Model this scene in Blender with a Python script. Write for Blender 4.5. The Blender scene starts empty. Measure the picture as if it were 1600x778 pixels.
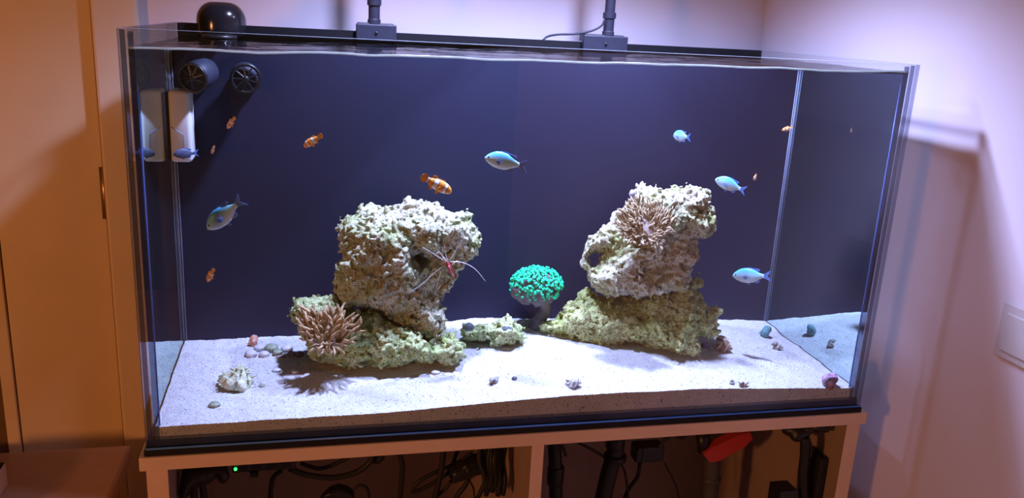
import bpy, math, random
import numpy as np
from mathutils import Vector, Matrix

random.seed(7)
RNG = np.random.default_rng(11)
scene = bpy.context.scene
COL = scene.collection

# ------------------------------------------------------------------ camera
CAM_F = 1307.93
CAM_LOC = np.array([.247, -1.1992, .638])
CAM_ROT = (1.3036, -.0517, -.2248)
cam_data = bpy.data.cameras.new('camera')
cam_data.sensor_width = 36.0
cam_data.lens = CAM_F / 1600 * 36.0
cam_data.clip_start = .02
cam = bpy.data.objects.new('camera', cam_data)
cam.location = CAM_LOC
cam.rotation_euler = CAM_ROT
COL.objects.link(cam)
scene.camera = cam

# ------------------------------------------------------------------ world, lights, exposure
world = bpy.data.worlds.new('world')
scene.world = world
world.use_nodes = True
bgn = world.node_tree.nodes['Background']
bgn.inputs[0].default_value = (1.0, .60, .36, 1)
bgn.inputs[1].default_value = .05

LAMPS = [(.45, .20, 1.02), (.84, .20, .97)]
LAMP_W = 108.0
LAMP_COL = (.50, .55, 1.0)


def add_light(name, kind, loc, energy, color, **kw):
    d = bpy.data.lights.new(name, kind)
    d.energy = energy
    d.color = color
    for k, v in kw.items():
        setattr(d, k, v)
    o = bpy.data.objects.new(name, d)
    o.location = loc
    COL.objects.link(o)
    return o


add_light('room_lamp_light', 'POINT', (-1.9, -1.75, .45), 92, (1.0, .36, .10), shadow_soft_size=.14)

scene.view_settings.view_transform = 'Standard'
scene.view_settings.look = 'None'
scene.view_settings.gamma = 1
scene.view_settings.exposure = 0
scene.view_settings.use_curve_mapping = False
scene.cycles.transparent_max_bounces = 32
scene.cycles.max_bounces = 8
scene.cycles.caustics_reflective = False
scene.cycles.caustics_refractive = False
scene.cycles.sample_clamp_indirect = 4

# ------------------------------------------------------------------ helpers: viewing rays (for measuring the photograph)


def rotm(e):
    rx, ry, rz = e
    c, s = math.cos, math.sin
    Rx = np.array([[1, 0, 0], [0, c(rx), -s(rx)], [0, s(rx), c(rx)]])
    Ry = np.array([[c(ry), 0, s(ry)], [0, 1, 0], [-s(ry), 0, c(ry)]])
    Rz = np.array([[c(rz), -s(rz), 0], [s(rz), c(rz), 0], [0, 0, 1]])
    return Rz @ Ry @ Rx


CR = rotm(CAM_ROT)


def ray(u, v):
    return CR @ np.array([(u - 800) / CAM_F, -(v - 389) / CAM_F, -1.0])


def on_y(u, v, y):
    d = ray(u, v)
    return CAM_LOC + d * (y - CAM_LOC[1]) / d[1]


def on_z(u, v, z):
    d = ray(u, v)
    return CAM_LOC + d * (z - CAM_LOC[2]) / d[2]


def on_x(u, v, x):
    d = ray(u, v)
    return CAM_LOC + d * (x - CAM_LOC[0]) / d[0]


# ------------------------------------------------------------------ helpers: noise
_perm = np.arange(256)
RNG.shuffle(_perm)
_perm = np.concatenate([_perm, _perm, _perm])
_grad = RNG.normal(size=(256, 3))
_grad /= np.linalg.norm(_grad, axis=1)[:, None]


def perlin(p):
    p = np.asarray(p, float)
    i = np.floor(p).astype(int)
    f = p - i
    i &= 255
    w = f * f * f * (f * (f * 6 - 15) + 10)
    out = np.zeros(len(p))
    for dx in (0, 1):
        for dy in (0, 1):
            for dz in (0, 1):
                h = _perm[_perm[_perm[i[:, 0] + dx] + i[:, 1] + dy] + i[:, 2] + dz]
                g = _grad[h]
                d = (f[:, 0] - dx) * g[:, 0] + (f[:, 1] - dy) * g[:, 1] + (f[:, 2] - dz) * g[:, 2]
                wt = (w[:, 0] if dx else 1 - w[:, 0]) * (w[:, 1] if dy else 1 - w[:, 1]) * (w[:, 2] if dz else 1 - w[:, 2])
                out += wt * d
    return out * 1.6


# ------------------------------------------------------------------ helpers: meshes and objects
class MB:
    """collects shapes; build() links them as one mesh object"""

    def __init__(self):
        self.v = []
        self.f = []
        self.m = []

    def add(self, v, f, m=0):
        o = len(self.v)
        self.v += [tuple(map(float, q)) for q in v]
        self.f += [tuple(i + o for i in q) for q in f]
        self.m += [m] * len(f)
        return self

    def box(self, x0, x1, y0, y1, z0, z1, m=0, b=0.0, fm=None):
        if b <= 0:
            v = [(x, y, z) for z in (z0, z1) for y in (y0, y1) for x in (x0, x1)]
            f = [(0, 2, 3, 1), (4, 5, 7, 6), (0, 1, 5, 4), (2, 6, 7, 3), (0, 4, 6, 2), (1, 3, 7, 5)]
            o = len(self.f)
            self.add(v, f, m)
            if fm:
                for k, mm in fm.items():
                    self.m[o + k] = mm
            return self
        # chamfered box
        b = min(b, (x1 - x0) / 2.01, (y1 - y0) / 2.01, (z1 - z0) / 2.01)
        import bmesh
        bm = bmesh.new()
        bmesh.ops.create_cube(bm, size=1.0)
        for q in bm.verts:
            q.co = ((x0 + x1) / 2 + q.co.x * (x1 - x0), (y0 + y1) / 2 + q.co.y * (y1 - y0), (z0 + z1) / 2 + q.co.z * (z1 - z0))
        bmesh.ops.bevel(bm, geom=list(bm.edges), offset=b, segments=2, profile=.5, affect='EDGES')
        bm.verts.index_update()
        self.add([q.co[:] for q in bm.verts], [[q.index for q in fc.verts] for fc in bm.faces], m)
        bm.free()
        return self

    def tube(self, pts, r, seg=8, m=0, cap=True, flat=1.0):
        pts = [np.array(p, float) for p in pts]
        n = len(pts)
        if np.isscalar(r):
            r = [r] * n
        rings = []
        ref = np.array([0, 0, 1.0])
        t0 = pts[1] - pts[0]
        if abs(t0[2]) > .9 * np.linalg.norm(t0):
            ref = np.array([0, 1.0, 0])
        for k in range(n):
            t = pts[min(k + 1, n - 1)] - pts[max(k - 1, 0)]
            t /= np.linalg.norm(t) + 1e-12
            a = np.cross(ref, t)
            a /= np.linalg.norm(a) + 1e-12
            b = np.cross(t, a)
            ref = b if k == 0 else (b + ref * .2)
            rings.append([pts[k] + r[k] * (math.cos(q) * a + flat * math.sin(q) * b) for q in np.linspace(0, 2 * math.pi, seg, endpoint=False)])
        v = [q for rg in rings for q in rg]
        f = []
        for k in range(n - 1):
            for j in range(seg):
                j2 = (j + 1) % seg
                f.append((k * seg + j, k * seg + j2, (k + 1) * seg + j2, (k + 1) * seg + j))
        if cap:
            f.append(tuple(range(seg - 1, -1, -1)))
            f.append(tuple((n - 1) * seg + j for j in range(seg)))
        return self.add(v, f, m)

    def lathe(self, prof, c=(0, 0, 0), axis=(0, 0, 1), seg=24, m=0):
        """prof: (radius, height along axis)"""
        ax = np.array(axis, float)
        ax /= np.linalg.norm(ax)
        a = np.cross(ax, (0, 0, 1) if abs(ax[2]) < .9 else (1, 0, 0))
        a /= np.linalg.norm(a)
        b = np.cross(ax, a)
        c = np.array(c, float)
        v = []
        for rr, h in prof:
            for q in np.linspace(0, 2 * math.pi, seg, endpoint=False):
                v.append(c + ax * h + rr * (math.cos(q) * a + math.sin(q) * b))
        f = []
        n = len(prof)
        for k in range(n - 1):
            for j in range(seg):
                j2 = (j + 1) % seg
                f.append((k * seg + j, k * seg + j2, (k + 1) * seg + j2, (k + 1) * seg + j))
        f.append(tuple(range(seg - 1, -1, -1)))
        f.append(tuple((n - 1) * seg + j for j in range(seg)))
        return self.add(v, f, m)

    def ball(self, c, rx, ry, rz, nu=14, nv=9, m=0, R=None, noise=0, seed=0, fr=2.0):
        c = np.array(c, float)
        v = []
        for k in range(1, nv):
            th = math.pi * k / nv
            for j in range(nu):
                ph = 2 * math.pi * j / nu
                v.append((math.sin(th) * math.cos(ph), math.sin(th) * math.sin(ph), math.cos(th)))
        v += [(0, 0, 1), (0, 0, -1)]
        v = np.array(v)
        if noise:
            v = v * (1 + noise * perlin(v * fr + 17.3 * (seed + 1))[:, None])
        v = v * np.array([rx, ry, rz])
        if R is not None:
            v = v @ np.array(R).T
        v = v + c
        f = []
        for k in range(nv - 2):
            for j in range(nu):
                j2 = (j + 1) % nu
                f.append((k * nu + j, (k + 1) * nu + j, (k + 1) * nu + j2, k * nu + j2))
        t, bt = (nv - 1) * nu, (nv - 1) * nu + 1
        for j in range(nu):
            j2 = (j + 1) % nu
            f.append((t, j, j2))
            f.append((bt, (nv - 2) * nu + j2, (nv - 2) * nu + j))
        return self.add(v, f, m)

    def prism(self, outline, axis_o, axis_u, axis_v, axis_n, th, m=0):
        """a flat outline given thickness"""
        o, u, w, n = (np.array(q, float) for q in (axis_o, axis_u, axis_v, axis_n))
        k = len(outline)
        v = [o + u * a + w * b + n * th / 2 for a, b in outline] + [o + u * a + w * b - n * th / 2 for a, b in outline]
        f = [tuple(range(k)), tuple(range(2 * k - 1, k - 1, -1))]
        for j in range(k):
            j2 = (j + 1) % k
            f.append((j, k + j, k + j2, j2))
        return self.add(v, f, m)

    def mesh(self, name, mats, smooth=False, origin=None):
        me = bpy.data.meshes.new(name)
        v = np.array(self.v)
        if origin is not None:
            v = v - np.array(origin)
        me.from_pydata(v.tolist(), [], self.f)
        for mt in (mats if isinstance(mats, (list, tuple)) else [mats]):
            me.materials.append(mt)
        me.polygons.foreach_set('material_index', self.m)
        if smooth:
            me.polygons.foreach_set('use_smooth', [True] * len(self.f))
        me.validate()
        me.update()
        return me

    def build(self, name, mats, parent=None, smooth=False, origin=None):
        """origin is a world point: the parent (if any) is an Empty without rotation"""
        po = np.array(parent.location) if parent is not None else np.zeros(3)
        if parent is not None and parent.parent is not None:
            po = po + np.array(parent.parent.location)
        if origin is None:
            origin = po if parent is not None else np.array(self.v).mean(0)
        me = self.mesh(name, mats, smooth, origin)
        o = bpy.data.objects.new(name, me)
        o.parent = parent
        o.location = np.array(origin) - po
        COL.objects.link(o)
        return o


def tag(o, label=None, cat=None, group=None, kind=None):
    if label:
        o['label'] = label
    if cat:
        o['category'] = cat
    if group:
        o['group'] = group
    if kind:
        o['kind'] = kind
    return o


def thing(name, label, cat, loc=(0, 0, 0), group=None):
    o = bpy.data.objects.new(name, None)
    o.empty_display_size = .02
    o.location = [float(q) for q in loc]
    COL.objects.link(o)
    return tag(o, label, cat, group)


def struct(o):
    o['kind'] = 'structure'
    return o


def catmull(pts, n=8):
    p = [np.array(q, float) for q in pts]
    p = [2 * p[0] - p[1]] + p + [2 * p[-1] - p[-2]]
    out = []
    for k in range(1, len(p) - 2):
        for t in np.linspace(0, 1, n, endpoint=False):
            a, b, c, d = p[k - 1:k + 3]
            out.append(.5 * (2 * b + (c - a) * t + (2 * a - 5 * b + 4 * c - d) * t * t + (3 * b - a - 3 * c + d) * t ** 3))
    out.append(p[-2])
    return out


# ------------------------------------------------------------------ helpers: materials
class NT:
    def __init__(self, name):
        self.mat = bpy.data.materials.new(name)
        self.mat.use_nodes = True
        self.t = self.mat.node_tree
        self.t.nodes.clear()
        self.out = self.t.nodes.new('ShaderNodeOutputMaterial')

    def n(self, kind, **kw):
        nd = self.t.nodes.new(kind)
        for k, v in kw.items():
            setattr(nd, k, v)
        return nd

    def l(self, a, b):
        self.t.links.new(a, b)

    def coord(self):
        return self.n('ShaderNodeTexCoord').outputs['Object']

    def noise(self, scale, detail=4, vec=None, rough=.55):
        nd = self.n('ShaderNodeTexNoise')
        nd.inputs['Scale'].default_value = scale
        nd.inputs['Detail'].default_value = detail
        nd.inputs['Roughness'].default_value = rough
        self.l(vec or self.coord(), nd.inputs['Vector'])
        return nd.outputs['Fac']

    def ramp(self, fac, stops, interp='LINEAR'):
        nd = self.n('ShaderNodeValToRGB')
        nd.color_ramp.interpolation = interp
        e = nd.color_ramp.elements
        while len(e) < len(stops):
            e.new(.5)
        for el, (p, c) in zip(e, stops):
            el.position = p
            el.color = c if len(c) == 4 else (*c, 1)
        self.l(fac, nd.inputs[0])
        return nd.outputs[0]

    def mixc(self, fac, a, b):
        nd = self.n('ShaderNodeMix', data_type='RGBA')
        if hasattr(fac, 'links'):
            self.l(fac, nd.inputs[0])
        else:
            nd.inputs[0].default_value = fac
        for s, i in ((a, 6), (b, 7)):
            if hasattr(s, 'links'):
                self.l(s, nd.inputs[i])
            else:
                nd.inputs[i].default_value = (*s, 1)
        return nd.outputs[2]

    def math(self, op, a, b=None, c=None):
        nd = self.n('ShaderNodeMath', operation=op)
        for k, s in enumerate((a, b, c)):
            if s is None:
                continue
            if hasattr(s, 'links'):
                self.l(s, nd.inputs[k])
            else:
                nd.inputs[k].default_value = s
        return nd.outputs[0]

    def bump(self, height, strength=.4, dist=.002):
        nd = self.n('ShaderNodeBump')
        nd.inputs['Strength'].default_value = strength
        nd.inputs['Distance'].default_value = dist
        self.l(height, nd.inputs['Height'])
        return nd.outputs[0]

    def principled(self, color, rough=.5, spec=.5, normal=None, **kw):
        p = self.n('ShaderNodeBsdfPrincipled')
        if hasattr(color, 'links'):
            self.l(color, p.inputs['Base Color'])
        else:
            p.inputs['Base Color'].default_value = (*color, 1)
        p.inputs['Roughness'].default_value = rough
        p.inputs['Specular IOR Level'].default_value = spec
        for k, v in kw.items():
            key = k.replace('_', ' ')
            p.inputs[key].default_value = v
        if normal is not None:
            self.l(normal, p.inputs['Normal'])
        self.l(p.outputs[0], self.out.inputs['Surface'])
        return p


def plain(name, color, rough=.5, spec=.5, var=.12, scale=30, bump=0, **kw):
    """procedural: a base colour with a little mottling"""
    t = NT(name)
    nz = t.noise(scale, 3)
    c = tuple(q * (1 - var) for q in color)
    d = tuple(min(1, q * (1 + var)) for q in color)
    col = t.ramp(nz, [(.3, c), (.7, d)])
    nrm = t.bump(nz, bump, .001) if bump else None
    t.principled(col, rough, spec, nrm, **kw)
    return t.mat


def glass_mat(name, tint=(.97, .985, .98), ior=1.45, boost=1.0):
    """thin clear pane: see-through with Fresnel reflection on either side"""
    t = NT(name)
    geo = t.n('ShaderNodeNewGeometry')
    fr = t.n('ShaderNodeFresnel')
    iorn = t.math('ADD', t.math('MULTIPLY', geo.outputs['Backfacing'], 1 / ior - ior), ior)
    t.l(iorn, fr.inputs['IOR'])
    tr = t.n('ShaderNodeBsdfTransparent')
    tr.inputs[0].default_value = (*tint, 1)
    gl = t.n('ShaderNodeBsdfGlossy')
    gl.inputs['Roughness'].default_value = .0
    gl.inputs['Color'].default_value = (boost, boost, boost, 1)
    mx = t.n('ShaderNodeMixShader')
    t.l(fr.outputs[0], mx.inputs[0])
    t.l(tr.outputs[0], mx.inputs[1])
    t.l(gl.outputs[0], mx.inputs[2])
    t.l(mx.outputs[0], t.out.inputs['Surface'])
    return t.mat


def steep_loss(t, tint):
    """light can hardly leave water through an upright face when it came down steeply through the surface
    (it is totally reflected inside): loss grows with the steepness of the path"""
    geo = t.n('ShaderNodeNewGeometry')
    sep = t.n('ShaderNodeSeparateXYZ')
    t.l(geo.outputs['Incoming'], sep.inputs[0])
    mr = t.n('ShaderNodeMapRange', interpolation_type='SMOOTHSTEP')
    mr.inputs['From Min'].default_value = .40
    mr.inputs['From Max'].default_value = .70
    mr.inputs['To Max'].default_value = .85
    t.l(t.math('MULTIPLY', sep.outputs[2], -1), mr.inputs['Value'])
    fac = t.math('MULTIPLY', mr.outputs[0], t.math('SUBTRACT', 1.0, geo.outputs['Backfacing']))
    return t.mixc(fac, tint, (0, 0, 0))


def water_side_mat(name, cap, col):
    """side of the water body: total internal reflection from inside"""
    t = NT(name)
    fr = t.n('ShaderNodeFresnel')
    fr.inputs['IOR'].default_value = 1.33
    geo = t.n('ShaderNodeNewGeometry')
    fac = t.math('MULTIPLY', t.math('MULTIPLY', fr.outputs[0], cap), geo.outputs['Backfacing'])
    tr = t.n('ShaderNodeBsdfTransparent')
    t.l(steep_loss(t, (1, 1, 1)), tr.inputs[0])
    gl = t.n('ShaderNodeBsdfGlossy')
    gl.inputs['Roughness'].default_value = .0
    gl.inputs['Color'].default_value = (*col, 1)
    mx = t.n('ShaderNodeMixShader')
    t.l(fac, mx.inputs[0])
    t.l(tr.outputs[0], mx.inputs[1])
    t.l(gl.outputs[0], mx.inputs[2])
    t.l(mx.outputs[0], t.out.inputs['Surface'])
    return t.mat


def water_top_mat():
    t = NT('water_surface')
    fr = t.n('ShaderNodeFresnel')
    fr.inputs['IOR'].default_value = 1.45
    mp = t.n('ShaderNodeMapping')
    t.l(t.coord(), mp.inputs[0])
    mp.inputs['Scale'].default_value = (1, 1.6, 1)
    nz = t.noise(26, 3, mp.outputs[0])
    nrm = t.bump(nz, .35, .004)
    t.l(nrm, fr.inputs['Normal'])
    tr = t.n('ShaderNodeBsdfTransparent')
    tr.inputs[0].default_value = (.96, .98, 1, 1)
    gl = t.n('ShaderNodeBsdfGlossy')
    gl.inputs['Roughness'].default_value = .03
    t.l(nrm, gl.inputs['Normal'])
    mx = t.n('ShaderNodeMixShader')
    t.l(fr.outputs[0], mx.inputs[0])
    t.l(tr.outputs[0], mx.inputs[1])
    t.l(gl.outputs[0], mx.inputs[2])
    t.l(mx.outputs[0], t.out.inputs['Surface'])
    return t.mat


def clear_mat(name, tint):
    t = NT(name)
    tr = t.n('ShaderNodeBsdfTransparent')
    t.l(steep_loss(t, tint), tr.inputs[0])
    t.l(tr.outputs[0], t.out.inputs['Surface'])
    return t.mat


def rock_mat(name, cream, green, brown, green_amt, seed):
    t = NT(name)
    mp = t.n('ShaderNodeMapping')
    mp.inputs['Location'].default_value = (seed, seed * .7, 0)
    t.l(t.coord(), mp.inputs[0])
    v = mp.outputs[0]
    big = t.noise(16, 5, v, .65)
    med = t.noise(70, 5, v, .6)
    fine = t.noise(330, 4, v, .65)
    c1 = t.mixc(t.ramp(big, [(.5 - green_amt * .25, (1, 1, 1)), (.64 - green_amt * .1, (0, 0, 0))]), cream, green)
    c2 = t.mixc(t.ramp(med, [(.34, (1, 1, 1)), (.50, (0, 0, 0))]), c1, brown)
    c3 = t.mixc(t.ramp(fine, [(.38, (1, 1, 1)), (.50, (0, 0, 0))]), c2, tuple(q * .5 for q in brown))
    c4 = t.mixc(t.ramp(fine, [(.58, (0, 0, 0)), (.72, (1, 1, 1))]), c3, tuple(min(1, q * 1.15) for q in cream))
    nrm = t.bump(fine, 1.0, .004)
    t.principled(c4, .85, .2, nrm)
    return t.mat


def silicone_mat(name='dark_silicone', opq=.42):
    t = NT(name)
    nz = t.noise(12, 3)
    p = t.principled(t.ramp(nz, [(.3, (.03, .04, .08)), (.7, (.05, .065, .13))]), .3, .5)
    tr = t.n('ShaderNodeBsdfTransparent')
    tr.inputs[0].default_value = (.8, .85, 1, 1)
    mx = t.n('ShaderNodeMixShader')
    mx.inputs[0].default_value = opq
    t.l(tr.outputs[0], mx.inputs[1])
    t.l(p.outputs[0], mx.inputs[2])
    t.l(mx.outputs[0], t.out.inputs['Surface'])
    return t.mat


def milky_mat(name, col, amt):
    """light passes into it and spreads"""
    t = NT(name)
    nz = t.noise(40, 2)
    c = t.ramp(nz, [(.3, tuple(q * .9 for q in col)), (.7, col)])
    p = t.principled(c, .25, .5)
    tr = t.n('ShaderNodeBsdfTranslucent')
    t.l(c, tr.inputs[0])
    mx = t.n('ShaderNodeMixShader')
    mx.inputs[0].default_value = amt
    t.l(p.outputs[0], mx.inputs[1])
    t.l(tr.outputs[0], mx.inputs[2])
    t.l(mx.outputs[0], t.out.inputs['Surface'])
    return t.mat


M = {}
M['wall'] = plain('painted_wall', (.77, .71, .79), .75, .2, .02, 3)
M['door'] = plain('door_paint', (.80, .62, .40), .45, .4, .04, 5)
M['casing'] = plain('casing_paint', (.80, .65, .48), .45, .4, .03, 5)
M['dark_opening'] = plain('dark_brown_panel', (.16, .10, .06), .7, .2, .1, 8)
M['gap'] = plain('gap_dark', (.03, .02, .015), .9, .1)
M['floor'] = plain('floor_tile', (.35, .25, .18), .5, .4, .1, 6)
M['brass'] = plain('brass', (.55, .33, .16), .35, .5, .1, 60, Metallic=.8)
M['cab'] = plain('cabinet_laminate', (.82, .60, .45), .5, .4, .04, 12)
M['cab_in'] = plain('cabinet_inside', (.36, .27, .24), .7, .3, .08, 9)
M['table'] = plain('table_top_brown', (.50, .31, .22), .35, .5, .08, 14)
M['carton'] = plain('carton_white', (.75, .62, .52), .6, .3, .05, 20)
M['black'] = plain('black_plastic', (.014, .014, .018), .38, .5, .1, 40)
M['black_gloss'] = plain('black_gloss_plastic', (.012, .011, .014), .16, .5, .1, 40)
M['rubber'] = plain('black_cable_rubber', (.016, .015, .018), .55, .4, .1, 90)
M['mount'] = plain('lamp_mount_plastic', (.016, .017, .030), .5, .3, .12, 60)
M['grey_pipe'] = plain('grey_pipe', (.08, .075, .08), .5, .4, .1, 20)
M['red'] = plain('red_plastic', (.62, .05, .045), .4, .5, .08, 30)
M['silicone'] = silicone_mat()
M['base_foam'] = plain('black_foam_mat', (.012, .012, .02), .8, .3, .2, 60)
M['base_glass'] = plain('bottom_glass_edge', (.05, .09, .26), .12, .8, .25, 14)
M['glow_line'] = milky_mat('painted_edge_glow', (.20, .48, 1.0), .5)  # blue colour stands in for lamp light piped through the glass
M['seam_glint'] = milky_mat('painted_seam_glint', (.30, .42, .85), .5)  # blue colour stands in for lamp light caught on the silicone
M['edge_pale'] = plain('glass_edge_pale', (.42, .50, .55), .2, .6, .2, 20)
M['edge_dark'] = silicone_mat('glass_edge_dark', .5)
M['corner_pale'] = plain('clear_silicone', (.30, .34, .50), .3, .5, .2, 30)
M['backdrop'] = plain('black_backdrop_haze_blue', (.022, .023, .051), .6, .2, .06, 4)  # black panel, with the blue haze of scattered light put into its colour
M['backfilm'] = plain('black_film', (.004, .004, .006), .5, .25)
M['glass'] = glass_mat('tank_glass')
M['water_front'] = clear_mat('water_body', (.95, .975, .99))
M['water_left'] = water_side_mat('water_side_left', .86, (.55, .72, .70))
M['water_right'] = water_side_mat('water_side_right', .98, (.62, .80, .82))
M['water_top'] = water_top_mat()
M['meniscus'] = milky_mat('meniscus', (.88, .97, .93), .6)
M['magnet_white'] = plain('white_magnet_plastic', (.86, .87, .88), .4, .4, .05, 30)
M['led'] = NT('green_led').mat
M['switch'] = plain('switch_plastic', (.58, .54, .54), .4, .4, .02, 20)


def emit(mat, color, s):
    nt = mat.node_tree
    e = nt.nodes.new('ShaderNodeEmission')
    e.inputs[0].default_value = (*color, 1)
    e.inputs[1].default_value = s
    nt.links.new(e.outputs[0], nt.nodes['Material Output'].inputs['Surface'])


emit(M['led'], (.05, 1, .15), 2.5)
M['lens'] = NT('lamp_lens').mat
emit(M['lens'], (.6, .75, 1), 25)


def sand_mat():
    t = NT('coral_sand')
    fine = t.noise(650, 3)
    med = t.noise(60, 4)
    speck = t.noise(260, 2)
    c = t.ramp(fine, [(.30, (.48, .46, .46)), (.47, (.82, .81, .80)), (.66, (.95, .94, .93))])
    c = t.mixc(t.ramp(med, [(.35, (.45, .45, .45)), (.6, (0, 0, 0))]), c, (.62, .60, .68))
    c = t.mixc(t.ramp(speck, [(.31, (1, 1, 1)), (.36, (0, 0, 0))]), c, (.16, .13, .14))
    t.principled(c, .9, .15, t.bump(fine, 1.0, .004))
    return t.mat


M['sand'] = sand_mat()
M['rock_cream'] = rock_mat('live_rock_cream', (.74, .73, .55), (.46, .55, .22), (.44, .38, .26), .55, 1.3)
M['rock_green'] = rock_mat('live_rock_green', (.68, .77, .40), (.40, .58, .13), (.36, .37, .17), .9, 5.1)
M['rock_tan'] = rock_mat('live_rock_tan', (.74, .72, .52), (.48, .55, .20), (.44, .37, .26), .6, 9.7)
M['rock_moss'] = rock_mat('live_rock_moss', (.72, .78, .36), (.46, .61, .11), (.40, .39, .16), 1.0, 3.9)
M['rock_dark'] = plain('dark_polyp', (.10, .13, .15), .7, .3, .3, 200, .5)

# ================================================================== THE SETTING
WY = .70     # back wall plane
WX = 1.30    # right wall plane
FZ = -.80    # floor
struct(MB().box(-.125, WX, WY + .0, WY + .1, FZ, 1.9).build('wall_back', M['wall']))
struct(MB().box(WX, WX + .1, -3.2, WY + .1, FZ, 1.9).build('wall_right', M['wall']))
struct(MB().box(-2.5, WX + .1, -3.2, WY + .2, FZ - .05, FZ).build('floor', M['floor']))
struct(MB().box(-2.5, -.126, WY + .035, WY + .08, FZ, 1.9).build('wall_rear', M['gap']))
struct(MB().box(-2.5, -.430, WY + .006, WY + .034, FZ, 1.9).build('wall_left', M['dark_opening']))
struct(MB().box(-.185, -.098, WY - .026, WY - .0005, FZ, 1.9, b=.006).build('trim_1', M['casing']))
struct(MB().box(-.430, -.404, WY - .004, WY + .034, FZ, 1.9, b=.002).build('trim_2', M['door']))
door = MB().box(-.401, -.190, WY, WY + .03, FZ, 1.9, b=.002).build('door_1', M['door'])
struct(door)
h0, h1 = on_y(165, 262, WY - .008), on_y(170, 343, WY - .008)
hb = MB()
zt, zb = h0[2], h1[2]
zm = (zt + zb) / 2
hx = (h0[0] + h1[0]) / 2
hb.lathe([(.0055, 0), (.0065, .001), (.0065, zt - zm - .002), (.005, zt - zm - .001)], (hx, WY - .006, zm), (0, 0, 1), 12)
hb.lathe([(.0055, 0), (.0065, .001), (.0065, zm - zb - .002), (.004, zm - zb - .001)], (hx, WY - .006, zb), (0, 0, 1), 12)
hb.box(hx - .014, hx, WY - .0025, WY, zb, zt)
hb.build('hinge', M['brass'], door, True)

# switch on the right wall
sw = thing('wall_switch', 'pale wall switch plate on the right wall beside the tank', 'switch', (WX, -.21, .215))
MB().box(WX - .006, WX, -.255, -.165, .165, .255, b=.004).build('plate', M['switch'], sw)
MB().box(WX - .009, WX - .005, -.245, -.178, .178, .240, b=.003).build('rocker', M['switch'], sw)

# low table on the left with a white carton
tb = thing('low_table', 'low brown table standing in front of the orange door', 'table', (-.6, .3, FZ))
MB().box(-1.1, -.150, -.35, .588, -.335, -.30, b=.006).build('tabletop', M['table'], tb)
for x in (-1.05, -.20):
    for y in (-.30, .54):
        MB().box(x - .025, x + .025, y - .025, y + .025, FZ, -.335, b=.003).build('leg', M['table'], tb)
cc = on_z(13, 757, -.30)
ct = thing('carton', 'small white carton with dark lid on the low table', 'box', (cc[0] - .1, cc[1] - .08, -.30))
MB().box(cc[0] - .20, cc[0], cc[1] - .16, cc[1], -.2995, -.253, b=.002).build('body', M['carton'], ct)
MB().box(cc[0] - .198, cc[0] - .002, cc[1] - .158, cc[1] - .002, -.253, -.249, b=.001).build('lid', M['gap'], ct)

# ================================================================== CABINET
cb = thing('aquarium_cabinet', 'open laminate cabinet stand carrying the aquarium', 'cabinet', (.6, .25, FZ))
MB().box(-.010, 1.214, -.006, .515, -.034, -.012, b=.0015).build('top_board', M['cab'], cb)
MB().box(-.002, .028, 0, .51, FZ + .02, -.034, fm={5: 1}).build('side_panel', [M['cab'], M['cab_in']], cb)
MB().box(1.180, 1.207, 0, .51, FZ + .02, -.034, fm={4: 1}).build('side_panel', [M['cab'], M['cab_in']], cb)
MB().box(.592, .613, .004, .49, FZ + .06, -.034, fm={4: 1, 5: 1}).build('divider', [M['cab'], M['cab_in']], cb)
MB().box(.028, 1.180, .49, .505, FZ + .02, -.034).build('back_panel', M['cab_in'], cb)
MB().box(.028, 1.180, .002, .49, FZ + .03, FZ + .06).build('bottom_board', M['cab'], cb)
MB().box(-.002, 1.207, .03, .49, FZ, FZ + .02).build('plinth', M['cab'], cb)

# ================================================================== AQUARIUM
TW, TH, TD, G = 1.2, .602, .505, .010
BACK = .330
tank = thing('aquarium', 'large rectangular glass aquarium on the laminate cabinet', 'aquarium', (.6, .25, -.012))
MB().box(-.003, 1.203, -.003, TD + .003, -.012, -.002, b=.002).build('foam_mat', M['base_foam'], tank)
GM = [M['glass'], M['edge_pale'], M['edge_dark'], M['glow_line']]
# faces: 0 bottom 1 top 2 front 3 back 4 left 5 right
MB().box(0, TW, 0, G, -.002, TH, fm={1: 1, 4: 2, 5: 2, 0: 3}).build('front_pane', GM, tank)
MB().box(0, G, G, TD - G, .008, TH, fm={1: 2}).build('side_pane', GM, tank)
MB().box(TW - G, TW, G, TD - G, .008, TH, fm={1: 2}).build('side_pane', GM, tank)
MB().box(0, TW, TD - G, TD, -.002, TH, fm={1: 2}).build('back_pane', GM, tank)
MB().box(.0, TW, G, TD - G, -.002, .008).build('bottom_pane', M['base_glass'], tank)
MB().box(.001, TW - .001, TD + .0005, TD + .003, 0, TH - .001).build('back_film', M['backfilm'], tank)
MB().tube([(.0, -.0022, .0002), (TW, -.0018, .0002)], .0017, 8).build('painted_glow_bead', M['glow_line'], tank, True)  # added bead, its blue imitates the glowing lower edge of the pane
bp = MB().box(G + .001, TW - G - .001, BACK, BACK + .005, .008, .571).build('background_panel', M['backdrop'], tank)
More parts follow.
